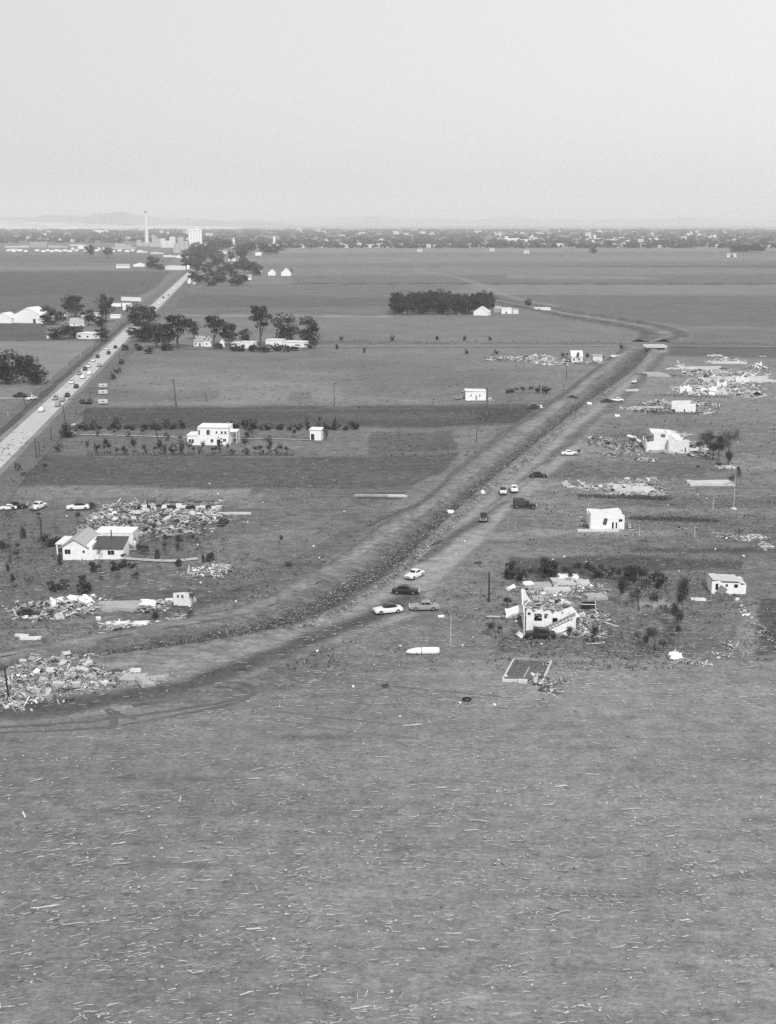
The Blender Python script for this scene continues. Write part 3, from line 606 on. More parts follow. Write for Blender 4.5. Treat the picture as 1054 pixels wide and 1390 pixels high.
HC = [(258, 362), (266, 352), (275, 344), (285, 350), (272, 360), (283, 366), (294, 360), (290, 378), (300, 372), (262, 382), (270, 386), (278, 384), (287, 388), (294, 386), (312, 372), (322, 366), (333, 370), (344, 372), (350, 374), (318, 380), (318, 388), (324, 387), (331, 386), (340, 370), (306, 368), (314, 356), (326, 350), (334, 346), (342, 345), (298, 350), (292, 344), (302, 342), (310, 340), (322, 340), (361, 346), (368, 346), (374, 345), (355, 342), (262, 346), (254, 348), (286, 338), (296, 336), (328, 360), (268, 370), (280, 374), (302, 384)]
HC += [(x + rnd.uniform(-9, 9), y + rnd.uniform(-5, 4)) for x, y in HC[::2] if y < 372] + [(264, 358), (270, 366), (276, 356), (280, 348), (290, 356), (300, 358)]
for i, (x, y) in enumerate(HC): tree((2, 0, 1)[i % 3], x, y, rnd.uniform(8, 15), rnd.uniform(9, 16), 'dark shade tree in the roadside settlement before the town', 'trees of the roadside settlement')
T(RAG, 395, 374, 9, 7, 10, 5.6, 'small ragged tree right of the two white gabled barns')
for i, (x, y, hp) in enumerate([(533, 463, 8), (593, 462, 6), (631, 462, 6), (665, 462, 5), (495, 479, 6), (633, 481, 7), (674, 481, 6), (878, 478, 5), (464, 462, 6)]):
    T(BU[i % 3], x, y, hp, 6, (1.6, 1.4, 2.2)[i % 3], (2.6, 3.2, 2.4)[i % 3], 'small dark bush standing alone along the cross road', 'shrub', 'bushes along the cross road')
# orchard rows around the two storey house
for i in range(58):
    x = 112 + i * 6.55 + rnd.uniform(-6, 6)
    if 252 < x < 300: continue
    p = rnd.choice((RAG, BU[0], BU[2])); ph, pw = (10, 5.6) if p is RAG else ((1.6, 2.6) if p is BU[0] else (2.2, 2.4))
    T(p, x, 583 + rnd.uniform(-1.5, 1.5), rnd.uniform(4, 11) * rnd.choice((.8, 1, 1.6)), rnd.uniform(6, 14), ph, pw, 'dark bush or young tree in the windbreak row behind the two storey house', 'tree', 'windbreak behind the two storey house')
for i in range(42):
    x = 120 + i * 6.6 + rnd.uniform(-4, 4)
    if 300 < x < 332 and i % 2: continue
    T(rnd.choice((SAP, SAP, RAG)), x, 617 + rnd.uniform(-1.5, 1), rnd.uniform(7, 24), rnd.uniform(5, 12), 5, 4.5, 'dark sapling in the orchard row in front of the two storey house', 'tree', 'orchard saplings along the mown edge')
for i, (x, y, hp, wp) in enumerate([(133, 592, 9, 7), (155, 592, 8, 6), (174, 593, 8, 7), (193, 592, 9, 8), (226, 599, 12, 9), (245, 600, 9, 7), (92, 594, 18, 20), (101, 592, 10, 10), (81, 614, 12, 12), (60, 640, 11, 9), (24, 640, 12, 10), (30, 646, 5, 10), (338, 594, 13, 14), (398, 595, 12, 9), (443, 596, 16, 8), (436, 578, 12, 7), (366, 600, 9, 8)]):
    T((RAG, SAP)[i % 2] if i != 6 else TP[2], x, y, hp, wp, *((10, 5.6), (5, 4.5))[i % 2] if i != 6 else (10, 10), 'young dark tree scattered on the lawn by the farm track', 'tree', 'young trees on the lawn by the farm track')
for i in range(13):
    T(rnd.choice((SAP, BU[2])), 688 + i * 4.9 + rnd.uniform(-1, 1), 534 + rnd.uniform(-.6, .6), rnd.uniform(5, 10), rnd.uniform(5, 8), 3.4, 3.2, 'small bush in the row right of the boxy white cottage', 'shrub', 'bush row by the boxy white cottage')
# storm-torn trees on the right
for k, x, y, hp, wp, lb in [
    (3, 743, 784, 22, 18, 'torn bush behind the collapsed house, middle of the row'), (0, 700, 781, 14, 14, 'torn bush at the left end behind the collapsed house'), (1, 720, 783, 11, 12, 'low torn bush second from the left behind the collapsed house'),
    (3, 777, 784, 14, 20, 'wide torn bush behind the pale slab'), (0, 806, 785, 12, 14, 'torn bush right of the pale slab'), (3, 845, 791, 17, 24, 'thick torn bush left of the twin bare trees'),
    (0, 862, 790, 14, 18, 'torn bush in the garden row, second from its left end'), (1, 878, 790, 12, 16, 'torn bush in the garden row, third from its left end'), (0, 893, 789, 10, 16, 'torn bush in the garden row, last on the right'),
    (3, 841, 822, 30, 22, 'leaning torn tree at the left of the garden pair'), (2, 868, 829, 34, 28, 'spreading half bare tree with a pale trunk foot'), (1, 893, 830, 22, 14, 'thin torn tree right of the spreading half bare one'),
    (3, 925, 846, 44, 24, 'tallest torn tree of the garden, dense and narrow'), (0, 917, 858, 22, 14, 'torn tree at the foot of the tallest one'), (2, 910, 868, 14, 12, 'low broken tree nearest the fallen boards'),
    (1, 868, 882, 20, 12, 'thin broken tree, leftmost of the front three'), (0, 889, 882, 24, 18, 'broken tree, middle of the front three'), (1, 912, 884, 15, 14, 'thin broken tree, rightmost of the front three'),
    (0, 673, 866, 16, 16, 'small broken tree left of the dark wrecked car'), (1, 702, 868, 14, 15, 'broken tree with a pale board at its foot'), (3, 731, 869, 22, 17, 'torn tree in front of the wrecked car'),
    (3, 769, 872, 26, 20, 'torn tree before the sloping rafters'), (3, 803, 877, 33, 20, 'torn tree at the right corner of the collapsed house'), (1, 827, 878, 15, 10, 'little stripped tree right of the collapsed house'),
    (0, 688, 824, 10, 13, 'low torn bush between the tall pole and the collapsed house'), (2, 1003, 733, 13, 8, 'small bare tree by the white rubble at the right edge')]:
    q_ = .95 if (y > 860 and 690 < x < 820) else 1.35; T(BT[k], x, y, hp * q_, wp * q_, 1, 1, lb, 'tree', 'storm torn garden trees')
for k, x, y, hp, wp, lb in [(0, 968, 623, 34, 38, 'large stripped tree right of the ruined stucco house, left one'), (1, 989, 631, 42, 24, 'large dark stripped tree right of the ruined stucco house, right one'), (0, 999, 662, 22, 14, 'thin stripped tree beside the low pale mound')]:
    T((BIGB, BIGC)[k], x, y, hp * 1.15, wp * 1.3, *((12, 10), (13, 8))[k], lb, 'tree', 'stripped trees by the ruined stucco house')
for i, (k, x, y, hp, wp) in enumerate([(1, 833, 612, 12, 16), (3, 822, 608, 9, 14), (1, 848, 614, 14, 14), (1, 800, 612, 14, 8), (0, 788, 620, 10, 8), (1, 862, 616, 8, 10), (2, 960, 556, 9, 8), (1, 942, 553, 8, 9), (2, 1000, 700, 4, 6), (0, 920, 722, 8, 7), (1, 926, 722, 6, 6), (2, 986, 640, 16, 10), (0, 945, 640, 9, 8)]):
    T(BT[k], x, y, hp, wp, *((5.6, 4.4), (5.6, 4.4), (6.4, 4.4), (5.6, 4.6))[k], 'small torn tree or bush standing in the wrecked yards beyond the canal', 'tree', 'torn trees of the far yards')
for i, (k, x, y, hp, wp) in enumerate([(3, 783, 492, 14, 8), (0, 764, 492, 13, 8), (3, 795, 491, 12, 9), (0, 800, 492, 11, 8), (3, 812, 489, 8, 7), (0, 841, 482, 14, 9), (0, 768, 488, 9, 6), (1, 846, 478, 10, 7), (3, 820, 491, 8, 8)]):
    T(BT[k], x, y, hp, wp, 5.6, 4.5, 'dark battered tree around the last wrecked house before the bridge', 'tree', 'battered trees before the bridge')
for i in range(30):
    x = 690 + i * 7.4 + rnd.uniform(-4, 4)
    T(rnd.choice((BT[0], BT[3], BU[0], BT[1])), x, rnd.choice((781, 786, 790)) + (i % 3) + (12 if x > 880 else 0), rnd.uniform(11, 22), rnd.uniform(13, 24), 1, 1, 'dark torn shrub in the garden rows behind the collapsed house', 'shrub', 'garden rows behind the collapsed house')
for i, (x, y, hp, wp) in enumerate([(960, 622, 22, 24), (975, 626, 26, 20), (984, 634, 22, 18), (951, 616, 16, 18), (993, 640, 26, 12), (978, 640, 14, 14), (1001, 648, 14, 10), (960, 604, 14, 20), (972, 612, 22, 22)]):
    T(BT[(3, 0)[i % 2]], x, y, hp, wp, 1, 1, 'low torn tree under the large stripped pair by the stucco ruin', 'tree', 'undergrowth of the stripped pair')
for i, (x, y, hp, wp) in enumerate([(920, 852, 30, 18), (928, 838, 26, 16), (912, 862, 20, 14), (922, 866, 16, 14), (884, 828, 20, 18), (852, 826, 20, 20), (876, 884, 16, 16), (900, 886, 16, 14), (812, 872, 18, 14), (1000, 800, 8, 10), (683, 862, 10, 12), (838, 800, 16, 16), (852, 798, 14, 18), (690, 826, 12, 12), (905, 840, 16, 16), (866, 812, 12, 14)]):
    T(BT[(3, 0, 1)[i % 3]], x, y, hp * 1.2, wp * 1.25, 1, 1, 'torn tree in the yards around the collapsed house', 'tree', 'torn trees around the collapsed house')
# torn bushes on the left
for i, (k, x, y, hp, wp, lb) in enumerate([
    (2, 56, 731, 34, 10, 'thin bare broken tree standing left of the white house'), (4, 68, 742, 16, 26, 'dark shrub left of the white house'), (3, 18, 800, 22, 14, 'torn bush at the left edge of the pasture'),
    (1, 17, 775, 22, 10, 'bare bush above the one at the left edge'), (4, 80, 800, 12, 30, 'wide dark shrub below the white house'), (5, 118, 803, 14, 30, 'wide dark shrub, right one below the white house'),
    (5, 127, 776, 14, 15, 'grey green shrub in front of the house door'), (4, 155, 775, 12, 16, 'round dark shrub under the dark roofed wing'), (4, 168, 771, 11, 14, 'dark shrub right of the round one'), (4, 179, 771, 8, 13, 'low shrub with a pale kerb at the wing corner'),
    (1, 137, 772, 30, 14, 'slim bare tree standing before the white wall'), (3, 243, 752, 26, 16, 'dense dark torn tree at the end of the rubble'), (0, 105, 712, 18, 12, 'torn bush left of the long rubble heap'), (3, 130, 700, 20, 18, 'dark torn tree inside the long rubble heap'),
    (0, 262, 822, 20, 12, 'torn bush beside the standing fragment of wall'), (0, 70, 838, 12, 16, 'torn bush over the crushed car'), (1, 240, 853, 12, 12, 'broken bush below the fragment of wall'),
    (0, 380, 742, 16, 10, 'small broken tree on the open pasture'), (1, 415, 742, 12, 8, 'small bare bush near the bank track'), (2, 60, 878, 14, 16, 'toppled dark bush above the largest rubble heap'), (1, 300, 742, 12, 12, 'thin bush right of the dense torn tree'), (0, 395, 768, 6, 18, 'low dark bush heap on the pasture edge')]):
    pp = (BT + [BU[0], BU[1]])[k]; dm = ((5.6, 4.4), (5.6, 4.4), (6.4, 4.4), (5.6, 4.6), (1.6, 2.6), (1.4, 3.2))[k]
    T(pp, x, y, hp, wp, *dm, lb, 'shrub' if k > 3 else 'tree', 'torn plants on the left')
for i in range(66):
    x = 168 + (i % 13) * 8.8 + rnd.uniform(-4, 4); y = 719 + (i // 13) * 8.5 + rnd.uniform(-5, 5)
    T(rnd.choice((BT[2], BT[1], BT[0])), x, y, rnd.uniform(8, 15), rnd.uniform(8, 13), 5.6, 4.4, 'thin torn bush in the tangle in front of the long rubble heap', 'shrub', 'tangle of torn bushes')
rq = random.Random(19)
for i in range(46):
    x, y = rq.choice([(rq.uniform(2, 85), rq.uniform(722, 812)), (rq.uniform(60, 200), rq.uniform(776, 806)), (rq.uniform(2, 60), rq.uniform(690, 760)), (rq.uniform(180, 300), rq.uniform(745, 775)), (rq.uniform(210, 300), rq.uniform(835, 858))])
    T(rq.choice((BT[2], BT[1], BT[0], BU[1])), x, y, rq.uniform(5, 15), rq.uniform(7, 18), 1, 1, 'ragged low shrub in the torn garden around the white farmhouse', 'shrub', 'ragged shrubs round the white farmhouse')
# weeds on the canal bed and hedges: uncountable
wb = MB()
for k in range(16000):
    i = int(rnd.random() ** .8 * (len(LB) - 1)); t = rnd.triangular(.02, 1.0, .7)
    p = LB[i].lerp(LC[i], t); z = 1.2 - 1.0 * math.sin(math.pi * min(1, t * 1.0)) * .9
    p = Vector((p.x + rnd.gauss(0, 1.4), p.y + rnd.gauss(0, 1.4), max(.15, z) + rnd.random() * .35)); wb.leaf(p, .34, up=.2)
tag(wb.build('weeds', gmat('dry_weeds', .15, .4, 1, .95, island=.95)), 'dark weeds growing along the bed and banks of the canal', 'weeds', kind='stuff')
wb = MB()
for (x0, y0, x1, y1, n, sp, hh) in [(420, 466, 860, 467, 2500, 2.5, 1.6), (905, 467, 1200, 468, 1500, 2, 1.2), (0, 463, 150, 462, 700, 2, 1.4), (175, 474, 430, 476, 1500, 3, 1.5), (120, 618, 400, 618.5, 700, .5, .7),
                                    (855, 704, 975, 708, 900, 1.0, .8), (862, 676, 905, 678, 700, 1, .9), (785, 674, 905, 676, 800, 1.2, .7), (180, 480, 20, 660, 1500, 3, .7), (180, 470, 255, 385, 700, 2, 1), (850, 592, 905, 596, 300, 2, .8), (640, 570, 690, 560, 200, 2, .6), (870, 560, 950, 562, 500, 1.5, .9), (885, 537, 990, 540, 500, 2, .9), (860, 508, 925, 511, 300, 1.4, .8)]:
    a, b = G(x0, y0), G(x1, y1)
    for k in range(n):
        p = a.lerp(b, rnd.random()); clump = .5 + .5 * math.sin(p.x * .23) * math.sin(p.x * .071 + p.y * .1)
        wb.leaf((p.x + rnd.gauss(0, sp), p.y + rnd.gauss(0, sp), rnd.random() * hh * (.3 + clump)), .5, up=.2)
tag(wb.build('hedgerow', gmat('hedge_leaves', .07, .3, 1, .95, island=.6)), 'ragged hedge and weed lines along the roads and garden edges', 'hedge', kind='stuff')
tf = MB(); rr = random.Random(61)
for i in range(15000):
    x = rr.uniform(-40, 1090); y = 470 + 440 * rr.random() ** .7
    p = G(x, y); c = math.sin(p.x * .11 + 1) * math.sin(p.y * .05 + p.x * .02) + .5 * math.sin(p.x * .31) * math.sin(p.y * .13)
    if c < rr.uniform(-.9, .9): continue
    dr = pdist(np.array([x * 1.0]), np.array([y * 1.0]), ROADPX)[0]
    if dr > -3: continue
    for j in range(3): tf.leaf((p.x + rr.gauss(0, .5), p.y + rr.gauss(0, .5), .1 + rr.random() * .25), .5 + .25 * (y < 620), rr=rr, up=.6)
tag(tf.build('grass_tufts', gmat('dry_tufts', .125, .3, 1, .95, island=.7)), 'tufts of dry grass and weeds over the pastures', 'grass', kind='stuff')
# canopy of the distant town: a wood that reads as one mass
tb = MB(); rr = random.Random(99)
for i in range(3400):
    Y = 3500 + 7000 * rr.random() ** 1.7; X = rr.uniform(-.42, .5) * Y
    if X < -.19 * Y and Y < 4300: continue
    if -.22 * Y < X < -.12 * Y and Y < 4100: continue
    wd = rr.uniform(16, 44) * (Y / 4500); hh = rr.uniform(8, 15) * (1 if Y < 5500 else 1.15)
    for j in range(26):
        a = rr.random() * 6.28; q = rr.random() ** .5
        zz = hh * (1 - q * q * .5) * rr.uniform(.35, 1)
        tb.leaf((X + math.cos(a) * q * wd / 2, Y + math.sin(a) * q * wd * .3, zz), rr.uniform(7, 13) * (Y / 5500) ** .5, rr=rr, up=.2)
tag(tb.build('town_trees', FARLEAF), 'dark canopy of shade trees over the distant town', 'wood', kind='stuff')
# ---------------------------------------------------------------- houses, sheds, works
def frame_at(x0, y0, x1, y1, ang=None):  # front base corners in the photo's plan -> origin, heading, width
    a, b = G(x0, y0), G(x1, y1); d = b - a
    if ang is not None:
        d = Vector((math.cos(ang), math.sin(ang), 0)) * (d.x / math.cos(ang))
    return a, math.atan2(d.y, d.x), d.length
def gable(root, x0, x1, y0, y1, z0, zw, zr, wallm, roofm, axis='x', oh=.35, th=.16, name_w='wall', roofname='roof'):
    """walls with gables under a two-slope roof; the ridge runs along axis"""
    mb = MB(); t = .18
    if axis == 'x':
        my = (y0 + y1) / 2; prof = [(y0, z0), (y1, z0), (y1, zw), (my, zr), (y0, zw)]
        mb.xprism(prof, x0, x1); wl = mb.build(name_w, wallm, root)
        s = (zr - zw) / (my - y0); r = MB()
        e = [(y0 - oh, zw - oh * s + .02), (my, zr + .02), (my, zr + th), (y0 - oh, zw - oh * s + th)]
        r.xprism(e, x0 - oh, x1 + oh)
        e = [(y1 + oh, zw - oh * s + .02), (my, zr + .02), (my, zr + th), (y1 + oh, zw - oh * s + th)]; r.xprism(e, x0 - oh, x1 + oh)
    else:
        mx = (x0 + x1) / 2; prof = [(x0, z0), (x1, z0), (x1, zw), (mx, zr), (x0, zw)]
        mb.yprism(prof, y0, y1); wl = mb.build(name_w, wallm, root)
        s = (zr - zw) / (mx - x0); r = MB()
        r.yprism([(x0 - oh, zw - oh * s + .02), (mx, zr + .02), (mx, zr + th), (x0 - oh, zw - oh * s + th)], y0 - oh, y1 + oh)
        r.yprism([(x1 + oh, zw - oh * s + .02), (mx, zr + .02), (mx, zr + th), (x1 + oh, zw - oh * s + th)], y0 - oh, y1 + oh)
    return wl, r.build(roofname, roofm, root)
def window(root, x, z, wd, hh, y=0.0, side='f', cross=True, label=None, nm='window'):
    f = MB(); b = .07
    def bx(mb, u0, u1, z0, z1, d0, d1):
        if side == 'f': mb.bx(u0, u1, y - d1, y - d0, z0, z1)
        elif side == 'r': mb.bx(x_w + d0, x_w + d1, u0, u1, z0, z1)
        else: mb.bx(x_w - d1, x_w - d0, u0, u1, z0, z1)
    x_w = y; 
    bx(f, x, x + wd, z - b, z, 0, .06); bx(f, x, x + wd, z + hh, z + hh + b, 0, .05)
    bx(f, x - b, x, z - b, z + hh + b, 0, .055); bx(f, x + wd, x + wd + b, z - b, z + hh + b, 0, .055)
    if cross: bx(f, x + wd / 2 - .02, x + wd / 2 + .02, z, z + hh, .022, .05)
    o = f.build(nm, TRIM, root); p = MB(); bx(p, x, x + wd, z, z + hh, .004, .02)
    p.build('pane', DARKP, o)
    return o
def door(root, x, z, wd, hh, y=0.0, mat=None, side='f'):
    d = MB()
    if side == 'f': d.bx(x, x + wd, y - .06, y - .004, z, z + hh)
    else: d.bx(y + .004, y + .06, x, x + wd, z, z + hh)
    o = d.build('door', mat or HOLE, root); h = MB()
    h.box((x + wd * .85, y - .09, z + hh * .48) if side == 'f' else (y + .09, x + wd * .85, z + hh * .48), (.06, .06, .06)); h.build('handle', CHROME, o)
    return o
def pane(root, x, z, wd, hh, y=0.0, name='opening', m=None):
    d = MB(); d.bx(x, x + wd, y - .03, y - .004, z, z + hh); return d.build(name, m or HOLE, root)
def ruin_wall(mb, L, top, holes=(), th=.2, org=(0, 0), ang=0.0, z0=0.0, m=0):
    """a standing wall with a broken top: top = [(u, z)], holes = [(u0, z0, u1, z1)]"""
    def tz(u):
        for (a, za), (b, zb) in zip(top, top[1:]):
            if a <= u <= b: return za + (zb - za) * (u - a) / max(b - a, 1e-6)
        return top[-1][1]
    us = sorted({0.0, L, *[p[0] for p in top], *[h[0] for h in holes], *[h[2] for h in holes]}); us = [q for q in us if 0 <= q <= L]
    M = Matrix.Rotation(ang, 3, 'Z'); o = Vector((org[0], org[1], 0))
    P = lambda a, b, c: M @ Vector((a, b, c)) + o
    for a, b in zip(us, us[1:]):
        if b - a < 1e-4: continue
        mid = (a + b) / 2; spans = [(z0, None)]
        hs = sorted([h for h in holes if h[0] <= mid <= h[2]], key=lambda h: h[1]); segs = []; cur = z0
        for h in hs:
            if h[1] > cur: segs.append((cur, h[1], h[1]))
            cur = h[3]
        segs.append((cur, tz(a + 1e-5), tz(b - 1e-5)))
        for s0, ta, tb_ in segs:
            if max(ta, tb_) <= s0 + .02: continue
            ta, tb_ = max(ta, s0 + .01), max(tb_, s0 + .01)
            mb.hexa([P(a, 0, s0), P(b, 0, s0), P(b, th, s0), P(a, th, s0)], [P(a, 0, ta), P(b, 0, tb_), P(b, th, tb_), P(a, th, ta)], m)
def hflat(x0, y0, x1, y1, name, d, zw, label, cat='shed', wm=None, rm=None, group=None, ang=None, wins=(), th=.25, oh=.25, z0=0):
    a, rz, L = frame_at(x0, y0, x1, y1, ang); r = empty(name, a, rz, label, cat, group)
    m = MB(); m.bx(0, L, 0, d, z0, zw); m.build('wall', wm or WHITE, r)
    m = MB(); m.hexa([(-oh, -oh, zw + .01), (L + oh, -oh, zw + .01), (L + oh, d + oh, zw + .3), (-oh, d + oh, zw + .3)], [(-oh, -oh, zw + th), (L + oh, -oh, zw + th), (L + oh, d + oh, zw + th + .3), (-oh, d + oh, zw + th + .3)])
    m.build('roof', rm or TINW, r)
    for wi in wins:
        if wi[0] == 'd': door(r, wi[1] * L, .05, wi[2] * L, wi[3])
        else: window(r, wi[1] * L, wi[3], wi[2] * L, wi[4])
    return r, L
def hgable(x0, y0, x1, y1, name, d, zw, zr, label, cat='house', wm=None, rm=None, axis='x', group=None, ang=None, wins=(), oh=.3):
    a, rz, L = frame_at(x0, y0, x1, y1, ang); r = empty(name, a, rz, label, cat, group)
    gable(r, 0, L, 0, d, 0, zw, zr, wm or WHITE, rm or ROOFL, axis, oh)
    for wi in wins:
        if wi[0] == 'd': door(r, wi[1] * L, .05, wi[2] * L, wi[3])
        else: window(r, wi[1] * L, wi[3], wi[2] * L, wi[4])
    return r, L
# two-storey white house, flat roofs in steps
a, rz, LL = frame_at(255, 604, 308, 608.5, R(-4)); r = empty('two_storey_house', a, rz, 'two storey flat roofed white house in steps among saplings', 'house')
k = LL / 53.0
m = MB(); m.bx(0, 13.5 * k, 0, 7, 0, 3.3); m.bx(13.5 * k, 53 * k, 0, 8, 0, 6.1); m.build('wall', WHITE, r)
m = MB(); m.bx(-.3, 13.4 * k, -.3, 7.3, 3.31, 3.5); m.bx(13.3 * k, 53.3 * k, -.3, 8.3, 6.11, 6.35); m.build('roof', TRIM, r)
for (u, z, ww, hh) in [(1.5, 1, 2.2, 1.5), (4.8, 1, 2.2, 1.5), (14.6, 4.4, 1.2, 2.0), (25, 4.4, 2.6, 2.1), (37, 5, 1.3, 1.0), (43.5, 4.8, 1.6, 1.2), (48, 4.8, 1.6, 1.2), (46, 1.6, 2.4, 1.2), (30, 1.2, 2.2, 1.4)]: window(r, u * k, z * .82, ww * k * 1.6, hh * .82)
door(r, 38 * k, .1, 1.2, 2.0)
m = MB(); m.bx(53 * k + .01, 62 * k, 3, 8, 4.2, 4.45); m.bx(61 * k, 61.6 * k, 3.3, 3.7, 0, 4.2); m.bx(61 * k, 61.6 * k, 7.3, 7.7, 0, 4.2); m.build('porch', TRIM, r)
m = MB(); m.bx(49 * k, 50.5 * k, 5, 5.8, 6.37, 7.1); m.build('chimney', BRICKP, r)
m = MB(); m.bx(45 * k, 56 * k, -1.3, -.31, 0, .5); m.build('doorstep', CONC, r)
# big white house on the left: gabled block, dark-roofed wing, long pale wing behind
a, rz, LL = frame_at(86, 760, 166, 762, R(-3)); k = LL / 80.0
r = empty('white_farmhouse', a, rz, 'white farmhouse with a pale gabled roof and a dark roofed wing', 'house')
gable(r, 0, 33 * k, 0, 10.5, 0, 3.2, 4.9, WHITE, ROOFL, 'y', .5)
m = MB(); m.bx(33 * k, 40 * k, .02, 9, 0, 3.6); m.build('wall', WHITE, r)
m = MB(); m.xprism([(1.0, 0), (6, 0), (6, 3.9), (1.0, 2.7)], 40 * k + .01, 80 * k); m.build('wing_wall', WHITE, r)
m = MB(); m.xprism([(.5, 2.6), (6.2, 3.97), (6.2, 4.15), (.5, 2.78)], 37 * k, 80.5 * k); m.build('wing_roof', ROOFD, r)
m = MB(); m.bx(26 * k, 78 * k, 11, 16, 0, 3.6); m.build('rear_wing', PLASTER, r)
m = MB(); m.bx(25.5 * k, 78.5 * k, 10.9, 16.3, 3.61, 3.85); m.build('rear_roof', TRIM, r)
m = MB(); m.bx(-3.0, -.55, 4, 11, 2.5, 2.75); m.bx(-2.8, -2.5, 4.2, 4.5, 0, 2.5); m.bx(-2.8, -2.5, 10.5, 10.8, 0, 2.5); m.build('lean_to', TINW, r)
window(r, 3 * k, 1.4, 1.3, 1.1, 0, nm='window'); window(r, 27 * k, 1.7, .5, .6, 0, cross=False)
window(r, 59 * k, 1.1, 1.5, 1.0, 1.0); m = MB(); m.bx(15.9 * k, 16.7 * k, 3, 3.5, 4.6, 6.9); m.build('chimney', BRICKP, r)
m = MB(); m.tube([(60 * k, 4, 4.4), (60 * k, 4, 6.2)], .14, 6); m.build('stovepipe', WOODD, r); m = MB(); m.bx(50 * k, 56 * k, 12, 12.3, 3.86, 4.6); m.build('parapet', PLASTER, r)
door(r, 36 * k, .1, 1.1, 2.2, .02, TRIM)
# farm by the highway
r, _ = hgable(17, 438, 59, 439, 'barn', 16, 5.2, 11.5, 'largest white barn with a tall central gable at the left', 'barn', WHITE, TINW, 'y', wins=[('d', .68, .08, 3)])
hgable(-8, 438.5, 16, 438.8, 'barn', 14, 3.8, 7.5, 'lower white gabled barn cut by the left edge of the view', 'barn', WHITE, TINW, 'y')
hflat(43, 438.6, 60, 439, 'low_shed', 6, 3.2, 'low white lean-to shed at the right foot of the largest barn', wins=[('d', .15, .15, 2.2)])
hflat(79, 431, 92, 431, 'low_shed', 8, 3, 'small white roofed shed just right of the largest barn')
hgable(80, 440, 86, 440, 'hut', 5, 2.8, 4.6, 'narrow white hut between two dark trees on the farm', 'hut', WHITE, TINW, 'y')
hgable(95, 443, 114, 443, 'cottage', 8, 2.4, 5.8, 'white cottage with a grey shingle roof among farm trees', 'house', WHITE, ROOFL, 'x', wins=[('w', .3, .1, 1, .9)])
hflat(111, 431, 138, 430, 'long_shed', 7, 2.6, 'long low white shed behind the grey roofed cottage')
hflat(150, 432, 163, 432, 'low_shed', 6, 2.2, 'flat pale shed roof nearest the road below the billboards')
hflat(104, 459.5, 125, 460.5, 'flat_cottage', 8, 3.4, 'flat roofed white cottage below the farm trees', 'house', WHITE, TINW, wins=[('w', .1, .2, 1, 1.2), ('w', .68, .12, 1, 1.2)])
m = MB(); m.tube([(0, 0, 0), (0, 0, 2.9)], 1.0, 12); m.tube([(0, 0, 2.9), (0, 0, 3.4)], [1.0, .1], 12); tag(m.build('water_tank', WHITE, loc=G(66, 459.5)), 'small upright white tank beside the farm trees', 'tank')
def billboard(x0, y0, x1, y1, zb, zt, label, lean=0):
    a, rz, L = frame_at(x0, y0, x1, y1); r = empty('billboard', a, rz, label, 'billboard', 'billboards left of the highway')
    m = MB(); m.bx(0, L, 0, .15, zb, zt); m.build('panel', WHITE, r)
    m = MB(); m.bx(-.15, L + .15, -.06, -.005, zb - .2, zb); m.bx(-.15, L + .15, -.06, -.005, zt, zt + .15); m.build('frame', TRIM, r)
    for i in range(4):
        m = MB(); m.bx(L * (i + .15) / 3.4, L * (i + .15) / 3.4 + .2, .16, .36, -.1, zt - .2); m.build('post', WOODG, r)
billboard(152, 419, 166, 419, 2.0, 4.8, 'left billboard, small and white, beside the highway farm'); billboard(165, 419, 180, 419, 2.0, 5.0, 'middle billboard, just below the widest one'); billboard(165, 411, 192, 412, 2.2, 5.6, 'widest billboard, highest of the three')
hflat(167, 421, 171, 421, 'small_booth', 2, 2.8, 'tiny white booth under the billboards', 'booth')
# crossing farmstead
hgable(263, 470, 276, 470.5, 'farmhouse', 9, 3.2, 6, 'white farmhouse with twin gables at the crossing', 'house', WHITE, ROOFL, 'x', wins=[('w', .15, .16, 1, 1.1), ('d', .6, .14, 2)])
hgable(277, 470.5, 287, 470.5, 'farm_shed', 7, 3.6, 5.8, 'white gabled shed right of the twin gabled farmhouse', 'shed', WHITE, TINW, 'y', wins=[('w', .3, .2, 1.2, 1)])
hgable(299, 471, 305, 471, 'hut', 5, 3, 4.8, 'tiny white gabled hut below the round crossing tree', 'hut', WHITE, TINW, 'y')
hflat(314, 472, 327, 472.5, 'low_shed', 6, 2.8, 'left part of the low white sheds at the crossing', wins=[('d', .5, .12, 1.9)])
hflat(326, 473, 344, 473.5, 'low_shed', 6, 3.6, 'higher pale roofed shed in the middle of the crossing', wins=[('w', .2, .12, 1, 1)])
hflat(361, 469.5, 384, 470, 'long_shed', 7, 3.4, 'left half of the long white shed under round trees', wins=[('d', .5, .06, 2)])
hflat(384.5, 470.5, 413, 471.5, 'long_shed', 7, 2.8, 'right half of the long white shed, lower and longer')
# far farms
hgable(643, 428, 662, 428.5, 'barn', 10, 3, 7, 'white gabled barn in front of the grove', 'barn', WHITE, TINW, 'y')
hflat(681, 426, 695, 426, 'low_shed', 9, 4, 'white box shed right of the grove barn', wins=[('d', .4, .12, 2)])
hflat(696, 426, 704, 426, 'low_shed', 8, 3.5, 'grey small shed beside the white box shed', wm=PLASTER, rm=ROOFL)
hgable(670, 424, 680, 424, 'low_shed', 8, 3, 5, 'dull grey shed left of the white box shed', 'shed', CONCG, ROOFL)
hflat(727, 422, 748, 421.5, 'long_shed', 5, 2, 'low pale shed on the canal road beyond the grove', wm=PLASTER)
hgable(622, 427, 630, 427, 'low_shed', 6, 3, 5, 'half hidden pale shed at the grove edge', 'shed', PLASTER, ROOFL)
hgable(364, 374, 374, 374, 'barn', 12, 3.6, 8.5, 'left of two white gabled barns beyond the settlement', 'barn', WHITE, TINW, 'y')
